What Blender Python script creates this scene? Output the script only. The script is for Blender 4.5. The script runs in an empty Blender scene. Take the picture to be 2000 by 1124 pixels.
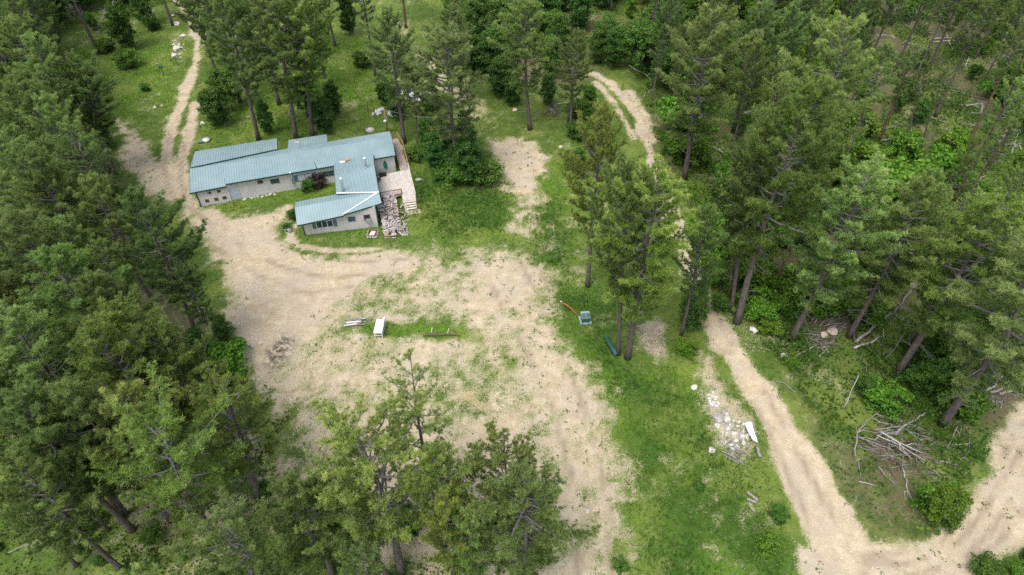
import bpy, math, random
import numpy as np
from mathutils import Vector, Matrix

S = bpy.context.scene
col = S.collection
# ------------------------------------------------------------------ camera, sky, sun, exposure
CAMH = 50.0
FPX = 1333.33                      # focal length in pixels of the 2000 px wide photograph
cd = bpy.data.cameras.new('camera'); cam = bpy.data.objects.new('camera', cd); col.objects.link(cam)
cam.location = (0, 0, CAMH); cam.rotation_euler = (math.radians(45), 0, 0)
cd.sensor_width = 36; cd.lens = 24.0; cd.clip_end = 3000; cd.clip_start = .5
S.camera = cam
W = bpy.data.worlds.new('World'); S.world = W; W.use_nodes = True
wn = W.node_tree; bg = wn.nodes['Background']
sky = wn.nodes.new('ShaderNodeTexSky'); sky.sky_type = 'NISHITA'; sky.sun_disc = False
SUN_EL, SUN_AZ = math.radians(66), math.radians(215)       # azimuth clockwise from +Y
sky.sun_elevation = SUN_EL; sky.sun_rotation = SUN_AZ
sky.air_density = 1.0; sky.dust_density = 2.5; sky.ozone_density = .6
hs = wn.nodes.new('ShaderNodeHueSaturation'); hs.inputs['Saturation'].default_value = .5
wn.links.new(sky.outputs[0], hs.inputs['Color']); wn.links.new(hs.outputs[0], bg.inputs['Color'])
bg.inputs['Strength'].default_value = .15
sd = bpy.data.lights.new('sun', 'SUN'); sun = bpy.data.objects.new('sun', sd); col.objects.link(sun)
sd.energy = 1.35; sd.angle = math.radians(30); sd.color = (1.0, .95, .88)
sv = Vector((math.sin(SUN_AZ)*math.cos(SUN_EL), math.cos(SUN_AZ)*math.cos(SUN_EL), math.sin(SUN_EL)))
sun.rotation_euler = sv.to_track_quat('Z', 'Y').to_euler()
sun.location = (0, -40, 90)
S.view_settings.view_transform = 'Standard'; S.view_settings.look = 'None'
S.view_settings.gamma = 1; S.view_settings.exposure = .90
S.cycles.max_bounces = 8; S.cycles.diffuse_bounces = 5; S.cycles.transmission_bounces = 4
S.cycles.use_denoising = False

# ------------------------------------------------------------------ noise, terrain, picture point -> place
_rs = np.random.RandomState(5)
_lat = [_rs.rand(128, 128) for _ in range(8)]
def vnoise(x, y, k=0):
    x = np.asarray(x, float) + 1000; y = np.asarray(y, float) + 1000
    xi = np.floor(x).astype(int); yi = np.floor(y).astype(int)
    fx = x - xi; fy = y - yi; fx = fx*fx*(3-2*fx); fy = fy*fy*(3-2*fy)
    L = _lat[k % 8]
    a = L[xi % 128, yi % 128]; b = L[(xi+1) % 128, yi % 128]; c = L[xi % 128, (yi+1) % 128]; d = L[(xi+1) % 128, (yi+1) % 128]
    return (a*(1-fx)+b*fx)*(1-fy) + (c*(1-fx)+d*fx)*fy
def fbm(x, y, s, o=4, k=0):
    r = 0; a = 1; t = 0
    for i in range(o):
        r = r + a*vnoise(x/s*2**i + 17.3*i, y/s*2**i + 9.1*i, k+i); t += a; a *= .55
    return r/t
C45 = math.sqrt(.5)
def P0(px, py, z=0.0):
    a = (px-1000)/FPX; b = (562-py)/FPX
    d = (a, C45+b*C45, -C45+b*C45); t = (CAMH-z)/-d[2]
    return Vector((d[0]*t, d[1]*t, z))
def Q(p):
    w = p[2]-CAMH; D = p[1]*C45-w*C45; U = p[1]*C45+w*C45
    return 1000+FPX*p[0]/D, 562-FPX*U/D
def smooth(a, b, x):
    t = np.clip((x-a)/(b-a), 0, 1); return t*t*(3-2*t)
def polyd(x, y, pts):
    """signed distance, positive inside"""
    x = np.asarray(x, float); y = np.asarray(y, float)
    d = np.full(x.shape, 1e9); ins = np.zeros(x.shape, bool); n = len(pts)
    for i in range(n):
        x0, y0 = pts[i][:2]; x1, y1 = pts[(i+1) % n][:2]
        ex, ey = x1-x0, y1-y0; t = np.clip(((x-x0)*ex+(y-y0)*ey)/(ex*ex+ey*ey+1e-9), 0, 1)
        d = np.minimum(d, np.hypot(x-x0-t*ex, y-y0-t*ey))
        c = ((y0 > y) != (y1 > y)) & (x < ex*(y-y0)/(ey if abs(ey) > 1e-9 else 1e-9)+x0)
        ins ^= c
    return np.where(ins, d, -d)
def lined(x, y, pts):
    x = np.asarray(x, float); y = np.asarray(y, float); d = np.full(x.shape, 1e9)
    for i in range(len(pts)-1):
        x0, y0 = pts[i][:2]; x1, y1 = pts[i+1][:2]
        ex, ey = x1-x0, y1-y0; t = np.clip(((x-x0)*ex+(y-y0)*ey)/(ex*ex+ey*ey+1e-9), 0, 1)
        d = np.minimum(d, np.hypot(x-x0-t*ex, y-y0-t*ey))
    return d
def PX(*pts): return [tuple(P0(a, b))[:2] for a, b in pts]
BANK = PX((1262,290),(1330,420),(1415,590),(1470,690),(1540,790),(1600,880))
RUB = PX((1380,720),(1405,800),(1440,880),(1470,930))
def terr(x, y):
    x = np.asarray(x, float); y = np.asarray(y, float)
    flat = smooth(2, 9, np.hypot((x+24)/1.6, y-66)-6)
    z = (fbm(x, y, 14, 2, 1)-.5)*.9*flat + (fbm(x, y, 3.1, 2, 3)-.5)*.14*flat
    z = z + .9*np.exp(-(lined(x, y, BANK)/3.0)**2)*smooth(20, 45, y)
    z = z + .5*np.exp(-(lined(x, y, RUB)/2.0)**2)
    return z
def G(px, py, dz=0.0):
    p = P0(px, py)
    for _ in range(4): p = P0(px, py, float(terr(p.x, p.y))+dz)
    return p
def tz(x, y): return float(terr(x, y))

# ------------------------------------------------------------------ helpers
def link(o, parent=None):
    col.objects.link(o)
    if parent is not None: o.parent = parent
    return o
def tag(o, label=None, cat=None, group=None, kind=None):
    if label: o['label'] = label
    if cat: o['category'] = cat
    if group: o['group'] = group
    if kind: o['kind'] = kind
    return o
def thing(name, loc, label, cat, group=None):
    o = bpy.data.objects.new(name, None); o.empty_display_size = .3
    o.location = loc; link(o); return tag(o, label, cat, group)
def rootloc(o):
    while o.parent is not None: o = o.parent
    return Vector(o.location)
def frame_for(d):
    d = Vector(d).normalized(); u = Vector((0, 0, 1))
    if abs(d.z) > .95: u = Vector((1, 0, 0))
    s = d.cross(u).normalized(); return d, s, s.cross(d).normalized()
class MB:
    def __init__(s): s.v = []; s.f = []; s.sm = []
    def add(s, vs, fs, sm=False):
        b = len(s.v); s.v += [tuple(v) for v in vs]; s.f += [tuple(i+b for i in f) for f in fs]; s.sm += [sm]*len(fs); return s
    def box(s, c, size, rz=0.0):
        ca, sa = math.cos(rz), math.sin(rz); vs = []
        for k in range(8):
            x = (size[0]/2)*(1 if k & 1 else -1); y = (size[1]/2)*(1 if k & 2 else -1); z = (size[2]/2)*(1 if k & 4 else -1)
            vs.append((c[0]+x*ca-y*sa, c[1]+x*sa+y*ca, c[2]+z))
        return s.add(vs, [(0,2,3,1),(4,5,7,6),(0,1,5,4),(2,6,7,3),(0,4,6,2),(1,3,7,5)])
    def beam(s, p, q, w, h, up=None):
        p = Vector(p); q = Vector(q); d = (q-p).normalized()
        if up is None: _, a, b = frame_for(d)
        else: a = d.cross(Vector(up)).normalized(); b = a.cross(d).normalized()
        vs = []
        for e in (p, q):
            for i, j in ((-1,-1),(1,-1),(1,1),(-1,1)): vs.append(e+a*(w/2*i)+b*(h/2*j))
        return s.add(vs, [(0,1,2,3),(7,6,5,4),(0,4,5,1),(1,5,6,2),(2,6,7,3),(3,7,4,0)])
    def prism(s, poly, z0, z1):
        n = len(poly)
        def zz(z, i): return z[i] if isinstance(z, (list, tuple)) else z
        vs = [(p[0], p[1], zz(z0, i)) for i, p in enumerate(poly)]+[(p[0], p[1], zz(z1, i)) for i, p in enumerate(poly)]
        return s.add(vs, [tuple(range(n-1, -1, -1)), tuple(range(n, 2*n))]+[(i, (i+1) % n, n+(i+1) % n, n+i) for i in range(n)])
    def slab(s, pts, t):
        pts = [Vector(p) for p in pts]; n = len(pts)
        nm = (pts[1]-pts[0]).cross(pts[2]-pts[0]).normalized()
        if nm.z < 0: pts = pts[::-1]; nm = -nm
        vs = pts+[p-nm*t for p in pts]
        return s.add(vs, [tuple(range(n)), tuple(range(2*n-1, n-1, -1))]+[(i, n+i, n+(i+1) % n, (i+1) % n) for i in range(n)])
    def tube(s, pts, rad, n=8, cap=True, sm=True, jit=0):
        pts = [Vector(p) for p in pts]; vs = []
        if not isinstance(rad, (list, tuple)): rad = [rad]*len(pts)
        for i, p in enumerate(pts):
            d = pts[min(i+1, len(pts)-1)]-pts[max(i-1, 0)]
            _, a, b = frame_for(d)
            for k in range(n):
                t = 2*math.pi*k/n; r = rad[i]*(1+jit*(random.random()-.5))
                vs.append(p+a*(r*math.cos(t))+b*(r*math.sin(t)))
        b0 = len(s.v); m = len(pts)
        fs = [(i*n+k, i*n+(k+1) % n, (i+1)*n+(k+1) % n, (i+1)*n+k) for i in range(m-1) for k in range(n)]
        s.add(vs, fs, sm)
        if cap:
            s.f += [tuple(b0+k for k in range(n-1, -1, -1)), tuple(b0+(m-1)*n+k for k in range(n))]; s.sm += [False, False]
        return s
    def ball(s, c, r, seed=0, rough=.25, seg=10, rings=7):
        rr = random.Random(seed); vs = []; c = Vector(c)
        if not isinstance(r, (tuple, list)): r = (r, r, r)
        ph = [rr.uniform(0, 6.28) for _ in range(9)]
        def dist(a, b): return 1+rough*(.5*math.sin(2*a+ph[0])*math.cos(3*b+ph[1])+.35*math.sin(3*a+ph[2]+b*2)+.3*math.cos(5*b+ph[3]+a)+.3*(rr.random()-.5))
        for i in range(1, rings):
            b = math.pi*i/rings
            for k in range(seg):
                a = 2*math.pi*k/seg; q = dist(a, b)
                vs.append((c.x+r[0]*q*math.sin(b)*math.cos(a), c.y+r[1]*q*math.sin(b)*math.sin(a), c.z+r[2]*q*math.cos(b)))
        t = len(vs); vs += [(c.x, c.y, c.z+r[2]), (c.x, c.y, c.z-r[2])]
        fs = [((i)*seg+k, (i+1)*seg+k, (i+1)*seg+(k+1) % seg, i*seg+(k+1) % seg) for i in range(rings-2) for k in range(seg)]
        fs += [(t, k, (k+1) % seg) for k in range(seg)]+[(t+1, (rings-2)*seg+(k+1) % seg, (rings-2)*seg+k) for k in range(seg)]
        return s.add(vs, fs, False)
    def build(s, name, m, parent=None, origin=None):
        o0 = rootloc(parent) if parent is not None else (Vector(origin) if origin is not None else None)
        if o0 is None:
            xs = [v[0] for v in s.v]; ys = [v[1] for v in s.v]; zs = [v[2] for v in s.v]
            o0 = Vector(((min(xs)+max(xs))/2, (min(ys)+max(ys))/2, min(zs)))
        me = bpy.data.meshes.new(name)
        me.from_pydata([(v[0]-o0.x, v[1]-o0.y, v[2]-o0.z) for v in s.v], [], s.f); me.update()
        me.polygons.foreach_set('use_smooth', s.sm)
        if m: me.materials.append(m)
        o = bpy.data.objects.new(name, me)
        if parent is None: o.location = o0
        return link(o, parent)
def np_mesh(name, V, F, attr=None, mat=None):
    """V (n,3), F (m,k) arrays; attr dict of point floats"""
    me = bpy.data.meshes.new(name); n = len(V); m, k = F.shape
    me.vertices.add(n); me.vertices.foreach_set('co', np.ascontiguousarray(V, np.float32).ravel())
    me.loops.add(m*k); me.loops.foreach_set('vertex_index', np.ascontiguousarray(F, np.int32).ravel())
    me.polygons.add(m); me.polygons.foreach_set('loop_start', np.arange(0, m*k, k, dtype=np.int32))
    me.update(calc_edges=True)
    for a, v in (attr or {}).items():
        at = me.attributes.new(a, 'FLOAT', 'POINT'); at.data.foreach_set('value', np.ascontiguousarray(v, np.float32))
    if mat: me.materials.append(mat)
    return me

# ------------------------------------------------------------------ materials
class NT:
    def __init__(s, name):
        s.m = bpy.data.materials.new(name); s.m.use_nodes = True; s.t = s.m.node_tree; s.t.nodes.clear()
        s.out = s.t.nodes.new('ShaderNodeOutputMaterial')
    def n(s, ty, **kw):
        nd = s.t.nodes.new(ty)
        for k, v in kw.items():
            if k.startswith('_'): setattr(nd, k[1:], v)
        return nd
    def l(s, a, b): s.t.links.new(a, b)
    def noise(s, sc, det=4, rough=.6, vec=None, w=None):
        nd = s.n('ShaderNodeTexNoise'); nd.inputs['Scale'].default_value = sc; nd.inputs['Detail'].default_value = det; nd.inputs['Roughness'].default_value = rough
        if vec is not None: s.l(vec, nd.inputs['Vector'])
        return nd.outputs['Fac']
    def ramp(s, f, stops):
        nd = s.n('ShaderNodeValToRGB'); e = nd.color_ramp.elements
        while len(e) < len(stops): e.new(.5)
        for i, (p, c) in enumerate(stops):
            e[i].position = p; e[i].color = tuple(c)+(1,) if len(c) == 3 else c
        s.l(f, nd.inputs['Fac']); return nd.outputs['Color']
    def mix(s, f, a, b, bt='MIX'):
        nd = s.n('ShaderNodeMix'); nd.data_type = 'RGBA'; nd.blend_type = bt
        for v, i in ((f, 0), (a, 6), (b, 7)):
            if isinstance(v, (int, float)): nd.inputs[i].default_value = v
            elif isinstance(v, tuple): nd.inputs[i].default_value = v+(1,) if len(v) == 3 else v
            else: s.l(v, nd.inputs[i])
        return nd.outputs[2]
    def math(s, op, a, b=0.0, clamp=False):
        nd = s.n('ShaderNodeMath'); nd.operation = op; nd.use_clamp = clamp
        for v, i in ((a, 0), (b, 1)):
            if isinstance(v, (int, float)): nd.inputs[i].default_value = v
            else: s.l(v, nd.inputs[i])
        return nd.outputs[0]
    def mr(s, v, a, b, c=0.0, d=1.0):
        nd = s.n('ShaderNodeMapRange'); nd.interpolation_type = 'SMOOTHSTEP'
        s.l(v, nd.inputs[0])
        for i, x in enumerate((a, b, c, d)): nd.inputs[i+1].default_value = x
        return nd.outputs[0]
    def obj(s):
        return s.n('ShaderNodeTexCoord').outputs['Object']
    def pos(s):
        return s.n('ShaderNodeNewGeometry').outputs['Position']
    def scalev(s, v, sc):
        nd = s.n('ShaderNodeMapping'); s.l(v, nd.inputs['Vector']); nd.inputs['Scale'].default_value = sc; return nd.outputs[0]
    def attr(s, name):
        nd = s.n('ShaderNodeAttribute'); nd.attribute_name = name; return nd.outputs['Fac']
    def rnd(s):
        return s.n('ShaderNodeObjectInfo').outputs['Random']
    def bsdf(s, color, rough=.8, metal=0.0, spec=.3, bump=None, bs=.3, bd=.02):
        b = s.n('ShaderNodeBsdfPrincipled')
        if isinstance(color, tuple): b.inputs['Base Color'].default_value = color+(1,)
        else: s.l(color, b.inputs['Base Color'])
        b.inputs['Roughness'].default_value = rough; b.inputs['Metallic'].default_value = metal; b.inputs['Specular IOR Level'].default_value = spec
        if bump is not None:
            bn = s.n('ShaderNodeBump'); bn.inputs['Strength'].default_value = bs; bn.inputs['Distance'].default_value = bd
            s.l(bump, bn.inputs['Height']); s.l(bn.outputs[0], b.inputs['Normal'])
        s.l(b.outputs[0], s.out.inputs[0]); return s.m
def plain(name, c, rough=.7, var=.18, sc=3.0, metal=0.0, spec=.3, dirt=None):
    t = NT(name); f = t.noise(sc, 5, .65, t.obj())
    a = tuple(x*(1-var) for x in c); b = tuple(min(1, x*(1+var)) for x in c)
    cc = t.ramp(f, [(.3, a), (.7, b)])
    if dirt: cc = t.mix(t.mr(t.noise(sc*.35, 5, .7, t.obj()), .5, .75), cc, dirt)
    return t.bsdf(cc, rough, metal, spec, f, .25)
M = {}
def leafmat(name, stops, trans=.3, hue=.03, valr=.25, attr='tint'):
    t = NT(name); c = t.ramp(t.attr(attr), stops)
    h = t.n('ShaderNodeHueSaturation'); r = t.rnd()
    t.l(t.math('ADD', t.math('MULTIPLY', r, hue), .5-hue/2), h.inputs['Hue'])
    r2 = t.math('FRACT', t.math('MULTIPLY', r, 7.13))
    t.l(t.math('ADD', t.math('MULTIPLY', r2, 2*valr), 1-valr), h.inputs['Value'])
    t.l(t.mix(1.0, c, t.n('ShaderNodeObjectInfo').outputs['Color'], 'MULTIPLY'), h.inputs['Color'])
    d = t.n('ShaderNodeBsdfDiffuse'); t.l(h.outputs[0], d.inputs['Color'])
    tr = t.n('ShaderNodeBsdfTranslucent'); t.l(h.outputs[0], tr.inputs['Color'])
    g = t.n('ShaderNodeBsdfGlossy'); g.inputs['Roughness'].default_value = .45; g.inputs['Color'].default_value = (.9, .9, .9, 1)
    mx = t.n('ShaderNodeMixShader'); mx.inputs[0].default_value = trans; t.l(d.outputs[0], mx.inputs[1]); t.l(tr.outputs[0], mx.inputs[2])
    m2 = t.n('ShaderNodeMixShader'); m2.inputs[0].default_value = .015; t.l(mx.outputs[0], m2.inputs[1]); t.l(g.outputs[0], m2.inputs[2])
    t.l(m2.outputs[0], t.out.inputs[0]); return t.m
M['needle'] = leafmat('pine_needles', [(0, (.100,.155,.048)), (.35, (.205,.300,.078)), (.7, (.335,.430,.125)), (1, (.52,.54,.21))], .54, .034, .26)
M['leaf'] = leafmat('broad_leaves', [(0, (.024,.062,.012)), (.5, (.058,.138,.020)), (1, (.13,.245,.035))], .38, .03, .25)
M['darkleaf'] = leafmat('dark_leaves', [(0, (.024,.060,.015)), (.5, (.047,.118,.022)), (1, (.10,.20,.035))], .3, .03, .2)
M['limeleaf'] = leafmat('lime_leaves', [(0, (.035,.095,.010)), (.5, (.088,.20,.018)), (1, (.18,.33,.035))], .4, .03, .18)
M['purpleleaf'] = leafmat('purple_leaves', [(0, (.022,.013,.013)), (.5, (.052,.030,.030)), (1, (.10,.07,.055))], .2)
M['cover'] = leafmat('ground_cover_leaves', [(0, (.024,.055,.010)), (.35, (.048,.115,.015)), (.7, (.095,.195,.024)), (1, (.18,.30,.04))], .35, .0, .0)
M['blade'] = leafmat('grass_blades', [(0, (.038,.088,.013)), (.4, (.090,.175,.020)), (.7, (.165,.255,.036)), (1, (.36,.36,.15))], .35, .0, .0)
def bark(name, a, b):
    t = NT(name); v = t.scalev(t.obj(), (6, 6, 1.3)); f = t.noise(1.6, 6, .75, v)
    return t.bsdf(t.ramp(f, [(.32, a), (.68, b)]), .9, 0, .2, f, .8, .05)
M['bark'] = bark('pine_bark', (.045,.038,.036), (.20,.165,.145))
M['redbark'] = bark('red_pine_bark', (.06,.035,.025), (.24,.14,.095))
M['twig'] = bark('grey_twigs', (.085,.08,.078), (.25,.235,.225))
M['birch'] = bark('pale_bark', (.24,.23,.21), (.54,.52,.49))
M['deadwood'] = bark('weathered_wood', (.12,.105,.095), (.42,.385,.36))
M['brownwood'] = bark('brown_dead_wood', (.07,.048,.035), (.28,.2,.15))
M['teal'] = None
t = NT('teal_roof_metal'); f = t.noise(.5, 5, .6, t.pos()); f2 = t.noise(5, 4, .6, t.pos())
c = t.ramp(f, [(.3, (.205,.300,.322)), (.7, (.27,.365,.388))]); c = t.mix(t.mr(t.noise(1.1, 6, .75, t.scalev(t.pos(), (1.6, .5, 1))), .54, .72, 0, .35), c, (.15,.22,.22)); c = t.mix(t.mr(f2, .55, .8, 0, .35), c, (.33,.43,.44))
M['teal'] = t.bsdf(c, .30, 0, .6, f2, .08)
M['trim'] = plain('dark_green_trim', (.02,.075,.06), .5, .15)
t = NT('grey_siding'); v = t.scalev(t.obj(), (3, 3, .4)); f = t.noise(1.5, 5, .7, v); f3 = t.noise(.8, 4, .7, t.obj())
c = t.ramp(f, [(.3, (.55,.525,.52)), (.7, (.68,.65,.645))]); c = t.mix(t.mr(f3, .55, .8, 0, .45), c, (.42,.38,.34))
M['siding'] = t.bsdf(c, .75, 0, .3, f, .15)
M['white'] = plain('white_paint', (.78,.78,.77), .5, .06)
M['dirtywhite'] = plain('dirty_white_paint', (.66,.66,.63), .6, .15, 5, dirt=(.42,.4,.35))
M['shutter'] = plain('blue_green_shutter', (.10,.19,.23), .6, .12)
t = NT('window_glass'); M['glass'] = t.bsdf((.035,.05,.07), .08, 0, .8)
t = NT('pale_window_blind'); M['blind'] = t.bsdf((.55,.58,.62), .5, 0, .4)
M['palepane'] = plain('clouded_pane', (.50,.53,.53), .3, .1)
M['dark'] = plain('dark_recess', (.03,.028,.028), .8)
M['brownpanel'] = plain('brown_vent_panel', (.09,.065,.055), .7)
M['door'] = plain('pale_blue_door', (.44,.50,.60), .5, .06)
M['galv'] = plain('galvanised_metal', (.42,.47,.5), .35, .2, 4, .6, .5)
t = NT('deck_boards'); v = t.scalev(t.obj(), (7, .7, 1)); f = t.noise(1.3, 5, .7, v)
M['deck'] = t.bsdf(t.ramp(f, [(.25, (.34,.29,.25)), (.5, (.58,.53,.48)), (.75, (.74,.70,.66))]), .85, 0, .2, f, .3)
M['rail'] = plain('golden_brown_rail', (.30,.20,.085), .7, .25)
M['palerail'] = plain('pale_rail_wood', (.60,.54,.46), .8, .15)
M['tealplank'] = plain('teal_plank', (.06,.22,.22), .5)
M['kayak'] = plain('green_plastic', (.01,.20,.11), .35, .15)
M['box_shaded'] = plain('shaded_green_metal', (.08,.13,.12), .5, .12)  # shade on the utility box's sides is darkened into this colour
M['box_lit'] = plain('lit_green_metal', (.24,.34,.34), .45, .1)  # same green lightened in colour, standing in for light from above
M['sheetgreen'] = plain('dark_green_sheet', (.035,.10,.085), .45, .25, 2)
M['orange'] = plain('orange_pipe', (.40,.13,.05), .5, .2)
M['concrete'] = plain('concrete', (.42,.38,.37), .9, .2, 6)
M['white_stone'] = plain('white_stone', (.56,.53,.48), .9, .15, 5)
M['tan_stone'] = plain('tan_stone', (.50,.41,.32), .9, .2, 5)
M['grey_stone'] = plain('grey_stone', (.36,.33,.32), .9, .2, 5)
M['tarp'] = plain('white_plastic_tarp', (.52,.54,.57), .45, .1, 3)
M['timber'] = plain('rotten_timber', (.12,.09,.055), .95, .3)
M['brick'] = plain('tan_paver', (.42,.35,.25), .9, .2)
M['copper'] = plain('rusty_patch', (.45,.24,.13), .7, .25)
M['soil'] = plain('dark_soil', (.05,.04,.035), .95, .3)

# split firewood: end grain / bark varied by object
t = NT('split_firewood'); v = t.scalev(t.obj(), (2, 9, 9)); f = t.noise(1.7, 5, .7, v); r = t.rnd()
c = t.mix(r, t.ramp(f, [(.3, (.28,.25,.25)), (.7, (.66,.63,.64))]), t.ramp(f, [(.3, (.24,.15,.11)), (.7, (.56,.43,.35))]))
c2 = t.mix(t.mr(r, .35, .75), t.ramp(f, [(.3, (.30,.27,.28)), (.7, (.70,.67,.68))]), c)
M['firewood'] = t.bsdf(c2, .9, 0, .2, f, .5)

# ------------------------------------------------------------------ ground
DIRT = [  # (polygon in picture points, softness m, bare strength)
 (PX((328,300),(350,300),(362,330),(372,370),(400,405),(470,425),(530,415),(560,402),(578,398),(548,440),(548,470),(600,492),(760,495),(800,520),(740,545),(690,580),(620,625),(600,660),(560,700),(500,740),(470,700),(455,640),(440,560),(420,480),(360,420),(318,380),(308,340)), 1.6, 1.0),
 (PX((520,500),(700,500),(1000,468),(1060,500),(1090,560),(1085,640),(1130,700),(1200,790),(1215,900),(1240,1010),(1240,1200),(1000,1200),(850,1050),(600,900),(480,760),(500,700),(580,640)), 2.5, .52),
 (PX((960,480),(1020,480),(1080,560),(1075,640),(1120,700),(1190,780),(1200,880),(1180,930),(1060,900),(1010,800),(970,700),(930,600),(900,540)), 2.5, .76),
 (PX((990,400),(1040,380),(1050,440),(1030,500),(985,490)), 1.6, .55),
 (PX((960,272),(1000,262),(1040,275),(1066,315),(1062,345),(1030,365),(985,345),(955,300)), 1.2, .85),
 (PX((990,340),(1060,330),(1050,400),(1030,420),(1000,390)), 1.3, .55),
 (PX((228,232),(262,250),(300,300),(330,330),(330,390),(280,380),(250,310)), 1.6, .85),
 (PX((120,900),(560,850),(640,900),(620,1010),(500,1050),(350,1180),(250,1100)), 3, .38),
 (PX((640,760),(900,740),(1050,880),(1100,1124),(700,1124)), 3, .62),
 (PX((1360,700),(1385,705),(1425,780),(1458,825),(1474,880),(1445,915),(1400,885),(1372,800)), 1.2, .58),
 (PX((2010,795),(1931,870),(1938,926),(1878,975),(1826,1056),(1720,1066),(1670,1055),(1560,1080),(1565,1140),(1560,1300),(1890,1300),(1910,1124),(2000,1066),(2100,1010),(2250,800),(2150,700)), .7, .92),
 (PX((1252,640),(1285,640),(1302,685),(1280,698),(1262,684)), 1.0, .62),
 (PX((750,20),(905,170),(950,210),(930,240),(900,225)), 1.5, .5),
]
ROADS = [  # (centre line, half width m, strength)
 (PX((1365,575),(1382,620),(1405,665)), .8, 1.0), (PX((1400,655),(1426,700),(1470,760),(1490,790)), 1.05, 1.0), (PX((1480,778),(1508,822),(1553,900),(1565,920)), 1.5, 1.0), (PX((1553,900),(1598,980),(1650,1070),(1690,1180)), 2.1, 1.0),
 (PX((1270,330),(1290,380),(1325,470),(1350,540),(1367,580)), .95, .92),
 (PX((1162,142),(1190,160),(1212,182),(1232,205),(1247,230),(1252,262),(1262,290),(1278,345)), .55, 1.0),
 (PX((1163,160),(1180,178),(1200,200),(1215,222),(1228,245),(1238,280)), .32, .97),
 (PX((1228,178),(1258,222),(1272,290)), .6, .75),
 (PX((372,150),(358,185),(342,225),(328,270),(320,330),(336,385)), .8, 1.0),
 (PX((380,200),(372,240),(358,290),(352,350),(365,395)), .75, 1.0),
 (PX((336,-10),(350,8),(362,18),(372,40),(386,75),(384,120),(374,150)), .6, .95),
 (PX((356,-10),(378,18),(398,50),(402,90)), .45, .9),
 (PX((345,78),(352,108)), .7, .45),
 (PX((295,1140),(320,1080)), .8, .3),
]
GRASSY = PX((545,470),(560,480),(600,498),(700,500),(760,488),(800,485),(800,468),(540,455))
LUSH = [
 (PX((100,100),(350,90),(340,200),(230,225),(200,160)), 3),
 (PX((690,70),(740,80),(740,240),(650,262),(560,262),(400,262),(400,230)), 3),
 (PX((780,280),(960,310),(1000,340),(1100,300),(1120,250),(1230,420),(1150,500),(1180,640),(1250,700),(1380,700),(1400,800),(1500,930),(1560,1200),(1240,1200),(1200,900),(1100,700),(1050,560),(1050,460),(900,480),(810,470),(790,350)), 3),
 (PX((390,400),(560,365),(650,355),(655,378),(580,400),(560,395),(400,412)), 1),
 (PX((555,440),(598,462),(740,445),(742,462),(600,478),(556,470)), 1),
 (PX((700,625),(900,640),(905,665),(780,670),(740,655),(700,640)), 1),
]
DARK_GRASS = [  # darker thick grass bands
 PX((1140,640),(1225,760),(1240,900),(1262,1200),(1430,1200),(1350,900),(1250,740)),
 PX((1060,570),(1130,560),(1200,600),(1220,700),(1330,760),(1420,860),(1480,920),(1540,1050),(1560,1200),(1420,1124),(1350,960),(1290,850),(1150,700)),
 PX((1020,400),(1090,400),(1130,500),(1120,590),(1060,560)),
 PX((790,340),(1000,360),(1000,440),(880,470),(810,420)),
]
TAN = PX((905,765),(950,765),(945,800),(905,800))
ASH = PX((515,690),(555,655),(575,660),(560,710),(530,725))
FOREST = [PX((-500,-100),(60,60),(180,250),(215,330),(260,400),(330,500),(430,640),(480,760),(400,800),(480,1000),(700,1000),(1080,1050),(1090,1800),(-900,1800)),
          PX((1270,180),(1290,320),(1370,470),(1430,600),(1560,760),(1660,960),(1760,1040),(1860,990),(1950,850),(2400,600),(2400,-250),(1200,-250)),
          PX((860,-100),(870,60),(960,150),(1060,180),(1160,150),(1200,60),(1200,-100)),
          PX((1400,-100),(0,-140),(40,20),(200,60),(330,0),(430,20),(620,-40))]
RUTS = [PX((330,395),(400,470),(500,540),(600,575),(690,560)), PX((352,390),(430,455),(540,520),(640,545),(720,535)), PX((570,425),(552,455),(566,480),(610,500),(700,512),(800,505)), PX((585,445),(575,465),(600,486),(690,497)),
 PX((1000,480),(1060,600),(1110,720),(1160,860),(1190,1000),(1195,1124)), PX((1030,480),(1095,610),(1150,730),(1200,860),(1225,1000),(1235,1124)), PX((960,560),(1020,680),(1080,800),(1120,950),(1130,1124)),
 PX((1383,580),(1405,640),(1447,710),(1500,785),(1545,860),(1590,940),(1640,1030),(1690,1124)), PX((1365,585),(1380,640),(1420,715),(1468,785),(1512,865),(1550,950),(1590,1040),(1620,1124)),
 PX((2150,700),(2000,830),(1950,900),(1890,985),(1840,1060),(1740,1085),(1620,1090)), PX((2160,730),(2010,860),(1965,925),(1915,1010),(1860,1075),(1750,1105),(1620,1110)), PX((2160,790),(2020,905),(1985,960),(1935,1040),(1870,1100),(1760,1130)), PX((2160,830),(2030,940),(1995,1000),(1950,1060),(1890,1110),(1800,1150)),
 PX((329,262),(320,330),(336,385)), PX((359,280),(352,350),(365,395))]
def rutfield(x, y):
    r_ = np.zeros_like(x); n = fbm(x, y, 1.3, 3, 5)
    for q in RUTS: r_ = np.maximum(r_, np.exp(-((lined(x, y, q)+(n-.5)*.35)/.24)**2))
    return r_*smooth(.36, .58, fbm(x, y, 2.7, 3, 1))
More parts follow.
